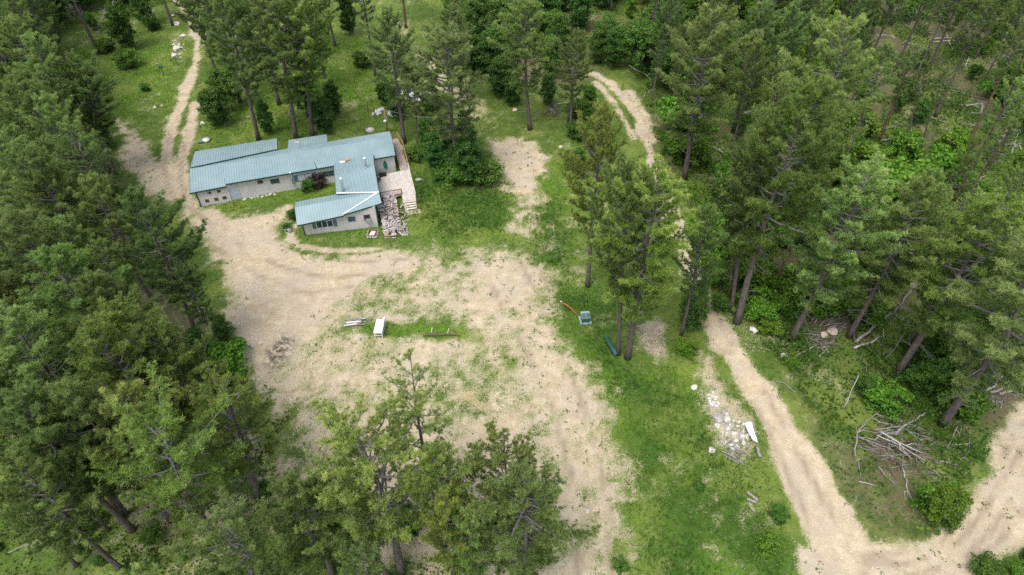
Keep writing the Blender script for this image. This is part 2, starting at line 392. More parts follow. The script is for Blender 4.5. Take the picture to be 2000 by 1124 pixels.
def fields(x, y):
    """dirt, lush, litter, thick, tan, ash (0..1)"""
    n1 = fbm(x, y, 5, 4, 0); n2 = fbm(x, y, 1.6, 3, 2); n3 = fbm(x, y, 11, 3, 4)
    wob = (n1-.5)*3.0+(n2-.5)*1.2
    dirt = np.zeros_like(x)
    for pg, s, k in DIRT: dirt = np.maximum(dirt, k*smooth(-s, s, polyd(x, y, pg)+wob*min(1, s*.7)))
    for ln, w, k in ROADS: dirt = np.maximum(dirt, k*smooth(-.5, .5, w-lined(x, y, ln)+wob*.30))
    g = smooth(-.4, .5, polyd(x, y, GRASSY)+wob*.3); dirt = dirt*(1-.55*g)
    arc = lined(x, y, PX((550,445),(545,465),(560,482),(600,495)))
    dirt = np.where(dirt > .5, dirt*(1-.75*np.exp(-(arc/.45)**2)), dirt)
    vg = lined(x, y, PX((1398,700),(1440,765),(1482,832),(1506,890),(1522,960),(1538,1030),(1552,1124)))
    dirt = dirt*(1-.9*np.exp(-((vg+(n2-.5)*.9)/.42)**2))
    lush = np.zeros_like(x)
    for pg, s in LUSH: lush = np.maximum(lush, smooth(-s, s, polyd(x, y, pg)+wob*.7))
    for pg, s in LUSH[3:]: dirt = dirt*(1-.9*smooth(-.4, .8, polyd(x, y, pg)+wob*.4))
    arc2 = lined(x, y, PX((583,436),(570,450),(567,466),(582,481),(640,491),(745,487)))
    dirt = np.maximum(dirt, .85*smooth(-.2, .35, .42-arc2+(n2-.5)*.8))
    fo = np.zeros_like(x)
    for pg in FOREST: fo = np.maximum(fo, smooth(-3, 3, polyd(x, y, pg)+wob))
    litter = fo*smooth(.52, .66, n1*.5+n3*.5+.02)*.85
    thick = np.zeros_like(x)
    for pg in DARK_GRASS: thick = np.maximum(thick, smooth(-2, 2, polyd(x, y, pg)+wob))
    tan = smooth(-1, 1, polyd(x, y, TAN)+wob*.5); ash = smooth(-.6, .8, polyd(x, y, ASH)+wob*.8)*.9
    return dirt, lush, litter, thick, tan, ash, fo
def cover(x, y, dirt):
    """share of vegetation at a point after patchy noise"""
    n = .45*fbm(x, y, 3.2, 4, 3)+.55*fbm(x, y, .8, 3, 6)
    return np.clip(.5+(1-dirt-.5)*1.25+(n-.5)*(2.0-.9*smooth(.8, 1, dirt))-.06, 0, 1)
xs = np.concatenate([[-900,-600,-400,-250,-170], np.arange(-125, 130, .42), [170,250,400,600,900]])
ys = np.concatenate([[-300,-150,-60], np.arange(-12, 140, .42), [170,230,320,460,700,1000,1400]])
X, Y = np.meshgrid(xs, ys); Z = terr(X, Y)
far = smooth(140, 500, np.hypot(X, Y-40)); Z = Z*(1-far)
nx, ny = len(xs), len(ys)
V = np.stack([X.ravel(), Y.ravel(), Z.ravel()], 1)
RUT = rutfield(X.ravel(), Y.ravel())
i = np.arange(nx-1)[None, :]+np.arange(ny-1)[:, None]*nx
F = np.stack([i, i+1, i+1+nx, i+nx], -1).reshape(-1, 4)
fd = fields(X.ravel(), Y.ravel())
cov = cover(X.ravel(), Y.ravel(), fd[0])
t = NT('ground_surface'); p = t.pos()
dirt = t.attr('dirt'); cv = t.attr('cover'); lush = t.attr('lush'); lit = t.attr('litter'); thick = t.attr('thick')
nf = t.noise(2.2, 6, .7, p); nff = t.noise(9, 4, .7, p); nb = t.noise(.25, 4, .6, p); nm = t.noise(.9, 5, .7, p)
dc = t.ramp(nm, [(.28, (.35,.275,.175)), (.5, (.47,.385,.26)), (.72, (.58,.495,.365))])
dc = t.mix(t.mr(nb, .42, .62, 0, .7), dc, (.43,.365,.285))
dc = t.mix(t.mr(nff, .58, .74, 0, .6), dc, (.30,.22,.15))
dc = t.mix(t.mr(t.noise(14, 3, .6, p), .60, .70, 0, .7), dc, (.74,.66,.56))
vor = t.n('ShaderNodeTexVoronoi'); vor.inputs['Scale'].default_value = 3.2; t.l(p, vor.inputs['Vector'])
peb = t.math('MULTIPLY', t.mr(vor.outputs['Distance'], .16, .10), t.mr(t.noise(.35, 3, .6, p), .5, .62))
dc = t.mix(peb, dc, (.80,.76,.69))
dc = t.mix(t.math('MULTIPLY', t.attr('rut'), .8), dc, (.27,.205,.15))
dc = t.mix(t.attr('tan'), dc, (.50,.32,.14)); dc = t.mix(t.math('MULTIPLY', t.attr('ash'), t.mr(nf, .4, .56)), dc, (.05,.042,.042))
gc = t.ramp(nf, [(.3, (.034,.068,.011)), (.55, (.075,.13,.02)), (.75, (.14,.18,.04))])
gl = t.ramp(nf, [(.3, (.048,.108,.012)), (.55, (.100,.190,.019)), (.78, (.185,.26,.040))])
gc = t.mix(lush, gc, gl); gc = t.mix(t.math('MULTIPLY', thick, .9), gc, t.ramp(nf, [(.3, (.020,.060,.010)), (.7, (.062,.135,.018))]))
gc = t.mix(t.mr(t.noise(.6, 5, .7, p), .52, .72, 0, .55), gc, (.20,.22,.075)); gc = t.mix(t.mr(t.noise(.16, 4, .6, p), .45, .64, 0, .5), gc, (.20,.25,.05))
lc = t.ramp(nff, [(.3, (.06,.055,.028)), (.55, (.14,.115,.07)), (.75, (.25,.21,.15))])
gc = t.mix(lit, gc, lc)
fine = t.math('ADD', cv, t.math('MULTIPLY', t.math('SUBTRACT', nff, .5), 2.0))
fine = t.math('ADD', fine, t.math('MULTIPLY', t.math('SUBTRACT', nf, .5), 1.1))
dry = t.mix(nff, (.40,.36,.22), (.20,.22,.09))
cc = t.mix(t.mr(fine, .12, .62), dc, dry); cc = t.mix(t.mr(fine, .42, .88), cc, gc)
bm = t.math('ADD', nf, t.math('MULTIPLY', nff, .6))
M['ground'] = t.bsdf(cc, .95, 0, .12, bm, .55, .12)
me = np_mesh('ground', V, F, dict(dirt=fd[0], lush=fd[1], litter=fd[2], thick=fd[3], tan=fd[4], ash=fd[5], cover=cov, rut=RUT), M['ground'])
me.polygons.foreach_set('use_smooth', [True]*len(F))
tag(link(bpy.data.objects.new('ground', me)), kind='structure')

# visible-region sampling of the plane
rng = np.random.RandomState(11)
def sample(n, py0=-12, py1=1150, px0=-30, px1=2030):
    """points uniform over the seen ground (world area)"""
    out = []; got = 0
    y0 = P0(0, py1).y; y1 = P0(0, py0).y
    while got < n:
        x = rng.uniform(-110, 110, n); y = rng.uniform(y0, y1, n)
        D = (y+CAMH)*C45; px = 1000+FPX*x/D
        k = (px > px0) & (px < px1); out.append(np.stack([x[k], y[k]], 1)); got += k.sum()
    return np.concatenate(out)[:n]
HOUSE_BOX = [tuple(P0(a, b, 0))[:2] for a, b in ((384,398),(455,390),(655,352),(660,385),(595,452),(742,444),(742,390),(790,400),(815,398),(795,325),(778,262),(640,268),(560,280),(545,280),(385,305))]
def clear_of_house(x, y, m=.25): return polyd(x, y, HOUSE_BOX) < -m
def unit(v): return v/np.maximum(np.linalg.norm(v, axis=1, keepdims=True), 1e-9)
def blades(pts, h, w, lean, tint, nb=3, spread=.09):
    n = len(pts); pts = np.repeat(pts, nb, 0); h = np.repeat(h, nb); tint = np.repeat(tint, nb); m = n*nb
    a = rng.uniform(0, 2*np.pi, m); b = rng.uniform(0, 2*np.pi, m)
    base = pts+np.stack([np.cos(b)*spread, np.sin(b)*spread, np.zeros(m)], 1)*rng.rand(m, 1)
    s = np.stack([np.cos(a), np.sin(a), np.zeros(m)], 1)*w
    tip = base+np.stack([np.cos(b)*lean, np.sin(b)*lean, np.ones(m)], 1)*(h*rng.uniform(.6, 1.2, m))[:, None]
    V = np.stack([base-s, base+s, tip], 1).reshape(-1, 3); F = np.arange(3*m).reshape(-1, 3)
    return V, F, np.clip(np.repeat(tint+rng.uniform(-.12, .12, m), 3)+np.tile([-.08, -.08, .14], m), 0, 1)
# grass: short lawn and long meadow blades
pt = sample(330000); x, y = pt[:, 0], pt[:, 1]; f = fields(x, y); cv = cover(x, y, f[0])
keep = (cv > .25+.6*rng.rand(len(x))) & (rng.rand(len(x)) > f[2]*.85) & clear_of_house(x, y) & (rng.rand(len(x)) < .35+.65*np.maximum(f[1], f[3]))
x, y = x[keep], y[keep]; f = [a[keep] for a in f]
h = .10+.10*rng.rand(len(x))+.16*f[3]+.06*f[1]+.12*smooth(.5, .7, fbm(x, y, 2.5, 3, 5))
tint = .45+.27*f[1]-.50*f[3]+(fbm(x, y, 4, 3, 1)-.5)*1.2+(fbm(x, y, 1.1, 3, 4)-.5)*.9+.25*smooth(.4, .8, f[0])
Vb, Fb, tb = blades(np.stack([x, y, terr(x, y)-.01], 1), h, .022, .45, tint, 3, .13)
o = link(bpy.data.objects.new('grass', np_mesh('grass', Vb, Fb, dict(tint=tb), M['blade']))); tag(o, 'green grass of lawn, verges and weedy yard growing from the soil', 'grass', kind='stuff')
# leafy ground cover under the trees
pt = sample(640000, -14, 1140); x, y = pt[:, 0], pt[:, 1]; f = fields(x, y)
md = fbm(x, y, 3.4, 4, 6); big = smooth(.46, .62, md)
right = smooth(10, 25, x)
keep = (f[6] > .4) & (rng.rand(len(x)) > f[2]*1.1) & (rng.rand(len(x)) < (.22+.78*big)*(.45+.55*np.maximum(right, smooth(.4, .6, fbm(x, y, 9, 2, 2))))) & (f[0] < .45)
x, y, md, big = x[keep], y[keep], md[keep], big[keep]; n = len(x)
hh = (.12+1.3*big*(.4+.6*smooth(.45, .6, fbm(x, y, 1.3, 2, 7))))*(.55+.45*right[keep])
z = terr(x, y)+hh*np.sqrt(rng.rand(n)); sz = rng.uniform(.07, .15, n)
def leafquads(c, sz, tint, nrm=None):
    n = len(c); nr = unit(rng.normal(size=(n, 3))+np.array([0, 0, .9])) if nrm is None else nrm
    a = unit(np.cross(nr, rng.normal(size=(n, 3)))); b = np.cross(nr, a); s = sz[:, None]
    V = np.stack([c-a*s*1.25, c-b*s*.75, c+a*s*1.25, c+b*s*.75], 1).reshape(-1, 3)
    return V, np.arange(4*n).reshape(-1, 4), np.repeat(np.clip(tint, 0, 1), 4)
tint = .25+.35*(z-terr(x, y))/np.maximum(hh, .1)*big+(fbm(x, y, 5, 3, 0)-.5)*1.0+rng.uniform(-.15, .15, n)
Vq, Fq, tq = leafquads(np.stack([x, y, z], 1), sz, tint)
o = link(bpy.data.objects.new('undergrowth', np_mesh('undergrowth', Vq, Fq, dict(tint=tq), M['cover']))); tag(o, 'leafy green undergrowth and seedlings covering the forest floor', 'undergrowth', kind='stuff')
# broadleaf weeds dotted over the yard
pt = sample(26000); x, y = pt[:, 0], pt[:, 1]; f = fields(x, y)
keep = (f[0] < .97) & (f[2] < .5) & clear_of_house(x, y, .1) & (rng.rand(len(x)) < .12+.88*smooth(.52, .68, fbm(x, y, 1.8, 3, 4)))
x, y = x[keep], y[keep]; n = len(x); k = 7
r = rng.uniform(.10, .28, n); cx = np.repeat(x, k)+rng.normal(size=n*k)*np.repeat(r, k)*.6; cy = np.repeat(y, k)+rng.normal(size=n*k)*np.repeat(r, k)*.6
cz = terr(cx, cy)+rng.rand(n*k)*np.repeat(r, k)*.8
Vq, Fq, tq = leafquads(np.stack([cx, cy, cz], 1), rng.uniform(.03, .075, n*k), np.repeat(.25+.5*rng.rand(n), k)+rng.uniform(-.1, .1, n*k))
o = link(bpy.data.objects.new('weeds', np_mesh('weeds', Vq, Fq, dict(tint=tq), M['cover']))); tag(o, 'small leafy weeds dotted over the sandy yard and verges', 'weeds', kind='stuff')
# gravel: small pale stones
def gravel(name, pts, r, mat, label):
    n = len(pts); base = np.array([[1,0,0],[-1,0,0],[0,1,0],[0,-1,0],[0,0,.7],[0,0,-.7]], float)
    fc = np.array([[0,2,4],[2,1,4],[1,3,4],[3,0,4],[2,0,5],[1,2,5],[3,1,5],[0,3,5]])
    a = rng.uniform(0, 6.28, n); ca, sa = np.cos(a), np.sin(a); jit = rng.uniform(.6, 1.35, (n, 6, 1))
    b = base[None]*jit*np.stack([r, r*rng.uniform(.6, 1, n), r*rng.uniform(.4, .8, n)], 1)[:, None, :]
    bx = b[..., 0]*ca[:, None]-b[..., 1]*sa[:, None]; by = b[..., 0]*sa[:, None]+b[..., 1]*ca[:, None]
    V = np.stack([bx+pts[:, :1], by+pts[:, 1:2], b[..., 2]+pts[:, 2:3]], -1).reshape(-1, 3)
    F = (fc[None]+np.arange(n)[:, None, None]*6).reshape(-1, 3)
    o = link(bpy.data.objects.new(name, np_mesh(name, V, F, None, mat))); return tag(o, label, 'stones', kind='stuff')
pt = sample(90000, 100, 1140); x, y = pt[:, 0], pt[:, 1]; f = fields(x, y)
rocky = smooth(.50, .66, fbm(x, y, 6, 3, 6)); zone = smooth(-3, 3, polyd(x, y, PX((560,640),(780,640),(960,700),(1080,860),(1120,1124),(600,1124),(450,760))))
keep = (f[0] > .3) & (rng.rand(len(x)) < .04+.34*rocky*(.25+.75*zone)+.28*zone) & clear_of_house(x, y)
x, y = x[keep], y[keep]; r = .02+.055*rng.rand(len(x))**3
gravel('loose_stones', np.stack([x, y, terr(x, y)+r*.2], 1), r, M['white_stone'], 'small pale stones scattered over the sandy yard and tracks')

# ------------------------------------------------------------------ trees
def rot_about(v, ax, ang):
    return Matrix.Rotation(ang, 3, ax) @ v
def tufts(C, A, size, nn, tint, rr):
    """needle tufts: C centres, A axes"""
    n = len(C); m = n*nn
    Cr = np.repeat(C, nn, 0); Ar = np.repeat(A, nn, 0); s = np.repeat(size, nn)
    d = unit(unit(rr.normal(size=(m, 3)))+Ar*.75)
    L = s*rr.uniform(.7, 1.1, m); side = unit(np.cross(d, rr.normal(size=(m, 3))))*(.021*s/.25)[:, None]
    tip = Cr+d*L[:, None]; st = Cr-Ar*(.25*s)[:, None]*rr.rand(m, 1)+d*(.12*s)[:, None]
    V = np.stack([st-side, st+side, tip], 1).reshape(-1, 3)
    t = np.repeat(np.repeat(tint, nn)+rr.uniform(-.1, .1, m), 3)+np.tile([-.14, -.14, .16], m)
    return V, np.arange(3*m).reshape(-1, 3), np.clip(t, 0, 1)
def make_pine(seed, H=18.0, z0=.32, Lm=3.4, nb=62, dens=1.0, top=.55, shape=.42, nn=19, bright=.5, r0=.24, deadn=10, barkm='bark'):
    rr = np.random.RandomState(seed); rd = random.Random(seed)
    tr = MB(); br = MB(); pts = []
    bx, by = rd.uniform(-.5, .5), rd.uniform(-.5, .5)
    def ax(z): q = z/H; return Vector((bx*math.sin(q*2.4)*.8, by*math.sin(q*3.1)*.8, z))
    ns = 14; tr.tube([ax(H*.985*k/ns)-Vector((0,0,.3 if k == 0 else 0)) for k in range(ns+1)], [max(.025, r0*(1-k/ns)**.8*(1.25 if k == 0 else 1)) for k in range(ns+1)], 9, jit=.12)
    C = []; A = []; T = []
    ang = rd.uniform(0, 6.28)
    lop = rd.uniform(0, 6.28)
    for i in range(nb):
        t = (i+rd.random())/nb; z = H*(z0+(.975-z0)*t); ang += 2.4+rd.uniform(-.5, .5)
        prof = (min(1, (t+.18)/(shape+.18)) if t < shape else max(0, 1-((t-shape)/(1-shape))**1.7))**.75
        L = Lm*(.14+.86*prof)*rd.uniform(.55, 1.12)*(1+.18*math.cos(ang-lop))
        if rd.random() < .10: L *= .55
        el = -.12+t*top*1.6+rd.uniform(-.15, .15)
        p0 = ax(z); dh = Vector((math.cos(ang), math.sin(ang), 0)); k = 5; path = []
        wv = rd.uniform(-.25, .25)
        for j in range(k+1):
            s = j/k; sd_ = Vector((-dh.y, dh.x, 0))*math.sin(s*3)*wv*L*.3
            path.append(p0+dh*(L*s*math.cos(el))+Vector((0, 0, L*s*math.sin(el)+.22*L*s*s-.06*L*math.sin(s*3.14)))+sd_)
        br.tube(path, [max(.012, .02+.018*L*(1-j/k)) for j in range(k+1)], 5, cap=False)
        nsub = max(4, int((5+3.4*L)*dens))
        for q in range(nsub):
            s = .22+.78*(q+rd.random())/nsub; f = s*k; j = min(k-1, int(f)); b0 = path[j].lerp(path[j+1], f-j)
            dloc = (path[j+1]-path[j]).normalized()
            sa = rd.choice((-1, 1))*rd.uniform(.35, 1.25)*(1-.55*s); l2 = L*rd.uniform(.16, .34)*(1.15-.55*s)+.25
            d2 = rot_about(dloc, Vector((0, 0, 1)), sa); d2.z += rd.uniform(-.05, .5); d2.normalize()
            e = b0+d2*l2
            br.tube([b0, b0.lerp(e, .5)+Vector((0,0,-.03)), e], [.016, .012, .008], 3, cap=False)
            nt = max(3, int(l2/.145))
            for w in range(nt):
                u = .35+.65*(w+rd.random())/nt; c = b0.lerp(e, u)+Vector((rd.gauss(0, .10), rd.gauss(0, .10), rd.gauss(.03, .08)))
                C.append(c); a = (d2*.7+Vector((rd.gauss(0, .35), rd.gauss(0, .35), .55))).normalized(); A.append(a)
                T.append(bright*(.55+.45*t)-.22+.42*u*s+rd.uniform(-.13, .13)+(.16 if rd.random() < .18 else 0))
    for i in range(deadn):     # bare snags under the crown
        z = H*rd.uniform(z0*.45, z0+.08); a = rd.uniform(0, 6.28); L = rd.uniform(.5, 1.7); p0 = ax(z); dh = Vector((math.cos(a), math.sin(a), rd.uniform(-.25, .2)))
        p1 = p0+dh*L*.5; p2 = p0+dh*L+Vector((0, 0, rd.uniform(-.2, .3))); br.tube([p0, p1, p2], [.03, .02, .008], 4, cap=False)
        for q in range(3): br.tube([p1.lerp(p2, q/3), p1.lerp(p2, q/3)+Vector((rd.gauss(0, .3), rd.gauss(0, .3), rd.gauss(0, .2)))], [.01, .005], 3, cap=False)
    C = np.array([tuple(c) for c in C]); A = np.array([tuple(c) for c in A]); T = np.array(T)
    size = rr.uniform(.19, .30, len(C))
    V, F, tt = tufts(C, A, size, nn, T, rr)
    nt_ = len(tr.f); tr.add(br.v, br.f); tr.sm[nt_:] = br.sm
    tm = bpy.data.meshes.new('pine_trunk'); tm.from_pydata(tr.v, [], tr.f); tm.polygons.foreach_set('use_smooth', tr.sm); tm.materials.append(M[barkm]); tm.materials.append(M['twig'])
    tm.polygons.foreach_set('material_index', [0]*nt_+[1]*(len(tr.f)-nt_))
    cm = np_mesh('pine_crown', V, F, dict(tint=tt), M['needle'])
    return dict(H=H, parts=[('trunk', tm), ('crown', cm)])
def make_broad(seed, H=6.0, R=2.0, z0=.2, ncl=70, lpc=70, leaf=.085, mat='leaf', shape='round', barkm='bark', multi=1, cl=.5, r0=.10):
    rr = np.random.RandomState(seed); rd = random.Random(seed); tr = MB(); C = []; T = []
    for m_ in range(multi):
        a = rd.uniform(0, 6.28); lean = (0 if multi == 1 else .28*R)
        pts = [Vector((math.cos(a)*lean*q*q*2+rd.gauss(0, .02*H)*q, math.sin(a)*lean*q*q*2+rd.gauss(0, .02*H)*q, H*.9*q-.15)) for q in (0, .25, .5, .75, 1)]
        tr.tube(pts, [r0, r0*.8, r0*.55, r0*.35, .02], 7)
        trunkpts = pts
        for i in range(max(6, ncl//multi)):
            t = rd.random()**.8; z = H*(z0+(1-z0)*t)
            if shape == 'round': rad = R*math.sqrt(max(.03, 1-(2*t-.85)**2*.8))
            elif shape == 'cone': rad = R*(1.05-t)*.95+.15
            else: rad = R*(.45+.55*math.sin(math.pi*min(1, t*.9+.1)))
            q = rd.random()**.45; an = rd.uniform(0, 6.28); rad *= rd.uniform(.75, 1.15)
            ctr = trunkpts[0].lerp(trunkpts[-1], min(1, z/H))
            c = Vector((ctr.x+rad*q*math.cos(an), ctr.y+rad*q*math.sin(an), z))
            b = ctr.copy(); b.z = max(.1, z-rad*q*.5); tr.tube([b, b.lerp(c, .5)+Vector((0,0,.08)), c], [.03, .02, .008], 3, cap=False)
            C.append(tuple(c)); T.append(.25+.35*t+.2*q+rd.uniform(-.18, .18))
    C = np.array(C); T = np.array(T); n = len(C)
    off = unit(rr.normal(size=(n*lpc, 3)))*(rr.rand(n*lpc, 1)**.5)*cl*np.array([1.15, 1.15, .75])*np.repeat(rr.uniform(.6, 1.25, n), lpc)[:, None]
    P = np.repeat(C, lpc, 0)+off; P[:, 2] = np.maximum(P[:, 2], .05)
    nr = unit(off/cl*.8+rr.normal(size=P.shape)*.7+np.array([0, 0, .5]))
    global rng; sv_ = rng; rng = rr
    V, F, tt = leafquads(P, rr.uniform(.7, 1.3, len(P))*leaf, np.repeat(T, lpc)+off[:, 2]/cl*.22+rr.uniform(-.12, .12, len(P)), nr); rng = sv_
    tm = bpy.data.meshes.new('tree_trunk'); tm.from_pydata(tr.v, [], tr.f); tm.polygons.foreach_set('use_smooth', tr.sm); tm.materials.append(M[barkm])
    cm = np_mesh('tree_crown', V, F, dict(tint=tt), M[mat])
    return dict(H=H, parts=[('trunk', tm), ('crown', cm)])

PINES = {
 'full': [make_pine(1, nb=62, Lm=3.5, z0=.32, dens=1.05), make_pine(2, nb=54, Lm=3.3, z0=.36, shape=.38, dens=1.05), make_pine(3, nb=66, Lm=3.7, z0=.30, bright=.6, shape=.5, dens=1.0), make_pine(4, nb=58, Lm=3.4, z0=.36, bright=.42, top=.7, dens=1.1), make_pine(5, nb=52, Lm=3.6, z0=.36, bright=.55, shape=.55, dens=.95, top=.45)],
 'tall': [make_pine(11, nb=36, Lm=2.7, z0=.50, dens=.8, barkm='redbark', deadn=22), make_pine(12, nb=32, Lm=2.4, z0=.54, dens=.8, bright=.42, deadn=26), make_pine(13, nb=38, Lm=2.9, z0=.47, dens=.8, shape=.5, deadn=22)],
 'bare': [make_pine(25, nb=30, Lm=2.5, z0=.30, dens=.5, bright=.6, nn=20, deadn=26, r0=.2)],
 'sparse': [make_pine(21, nb=44, Lm=3.5, z0=.32, dens=.75, bright=.62, nn=20, deadn=24), make_pine(22, nb=46, Lm=3.4, z0=.32, dens=.8, bright=.55, nn=20, deadn=20)],
}
BROAD = {
 'bush': [make_broad(31, 1.9, 1.25, .08, 60, 60, .075, 'leaf', multi=3, cl=.38, r0=.04), make_broad(32, 2.3, 1.5, .08, 70, 60, .08, 'leaf', multi=3, cl=.42, r0=.04)],
 'limebush': [make_broad(33, 1.8, 1.3, .05, 60, 60, .085, 'limeleaf', multi=3, cl=.42, r0=.04), make_broad(34, 2.4, 1.5, .05, 70, 60, .085, 'limeleaf', multi=4, cl=.42, r0=.04)],
 'sapling': [make_broad(36, 4.2, 1.9, .05, 130, 80, .075, 'limeleaf', 'round', 'birch', multi=3, cl=.42, r0=.05)],
 'purple': [make_broad(35, 2.0, 1.2, .08, 60, 60, .075, 'purpleleaf', multi=3, cl=.38, r0=.04)],
 'leafy': [make_broad(41, 6.2, 2.1, .18, 110, 75, .10, 'leaf', cl=.55), make_broad(42, 7.2, 2.3, .2, 120, 75, .10, 'leaf', cl=.6, multi=2), make_broad(43, 5.2, 1.9, .12, 95, 70, .10, 'leaf', cl=.5, multi=2)],
 'dark': [make_broad(51, 6.8, 2.3, .1, 140, 75, .10, 'darkleaf', cl=.6, multi=2), make_broad(52, 8.0, 2.2, .1, 140, 75, .10, 'darkleaf', 'tall', cl=.6)],
 'aspen': [make_broad(61, 8.0, 1.5, .25, 90, 70, .095, 'limeleaf', 'tall', 'birch', cl=.5, r0=.08), make_broad(62, 7.0, 1.4, .2, 85, 70, .095, 'leaf', 'tall', 'birch', cl=.5, r0=.08)],
}
TREES = []   # registered trees for labels
prng = random.Random(77)
def place(lib, kind, base, H, name, adj, noun, cat, group, rs=1.0, lean=(0, 0), label=None, vi=None):
    var = lib[kind][prng.randrange(len(lib[kind])) if vi is None else vi % len(lib[kind])]
    s = H/var['H']; r = thing(name, (base[0], base[1], tz(base[0], base[1])), label, cat, group)
    r.rotation_mode = 'QUATERNION'
    up = Vector((lean[0], lean[1], 1)).normalized()
    q = Vector((0, 0, 1)).rotation_difference(up); r.rotation_quaternion = q @ Matrix.Rotation(prng.uniform(0, 6.28), 3, 'Z').to_quaternion()
    w = s*rs*(1.06 if noun == 'pine' else 1); r.scale = (w, w, s)
    tint = (1, 1, 1, 1); L_ = label or ''; q_ = Q((base[0], base[1], H*.8))
    for key, c_ in (('yellow', (1.07, 1.06, .82, 1)), ('olive', (1.0, .97, .78, 1)), ('bright green', (.95, 1.15, .95, 1)), ('light', (1.22, 1.16, .9, 1)), ('largest', (1.25, 1.18, .85, 1)), ('grey', (1.05, 1.02, 1.2, 1)), ('rounded bright', (1.1, 1.2, .9, 1)), ('dark', (.86, .9, .9, 1)), ('airy', (1.05, 1.0, .85, 1)), ('leftmost pine', (.85, .88, .85, 1))):
        if key in L_ and noun == 'pine': tint = c_; break
    else:
        if noun == 'pine' and q_[0] < 260 and q_[1] < 380: tint = (.90, .96, .92, 1)
        elif noun == 'pine':
            k_ = prng.uniform(.84, 1.12); w_ = prng.uniform(-.07, .06); tint = (k_*(1+w_), k_, k_*(1-w_), 1)
    for nm, me in var['parts']:
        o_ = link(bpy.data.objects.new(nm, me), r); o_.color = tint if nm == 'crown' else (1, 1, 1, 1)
    TREES.append(dict(o=r, adj=adj, noun=noun, base=(base[0], base[1]), H=H, label=label, top=Q((base[0]+lean[0]*H, base[1]+lean[1]*H, H*.8))))
    return r
def solveH(base, toppy):
    lo, hi = 1.0, 32.0
    for _ in range(40):
        mid = (lo+hi)/2
        if Q((base.x, base.y, mid))[1] > toppy: lo = mid
        else: hi = mid
    return (lo+hi)/2
ADJ = {'full': ['full crowned', 'bushy crowned', 'broad crowned', 'dense crowned', 'open crowned'], 'tall': ['tall bare trunked', 'slender high crowned', 'lanky high crowned'], 'sparse': ['thin crowned', 'sparse crowned'], 'bare': ['nearly bare']}
def pine(kind, base=None, top=None, H=None, rs=1.0, vi=None, label=None, hmax=24):
    lean = (0, 0)
    if base is not None:
        b = G(*base)
        if top is not None:
            if H is None: H = min(hmax, max(9, solveH(b, top[1])))
            T = P0(top[0], top[1], H); lx, ly = (T.x-b.x)/H, (T.y-b.y)/H; m = math.hypot(lx, ly); k = min(1, .16/max(m, 1e-6)); lean = (lx*k, ly*k*.4)
    else:
        T = P0(top[0], top[1], H); b = Vector((T.x, T.y, 0))
    vi_ = prng.randrange(12) if vi is None else vi
    return place(PINES, kind, b, H, 'pine_tree', ADJ[kind][vi_ % len(ADJ[kind])], 'pine', 'pine tree', 'ponderosa pines around the clearing', rs, lean, label, vi_)

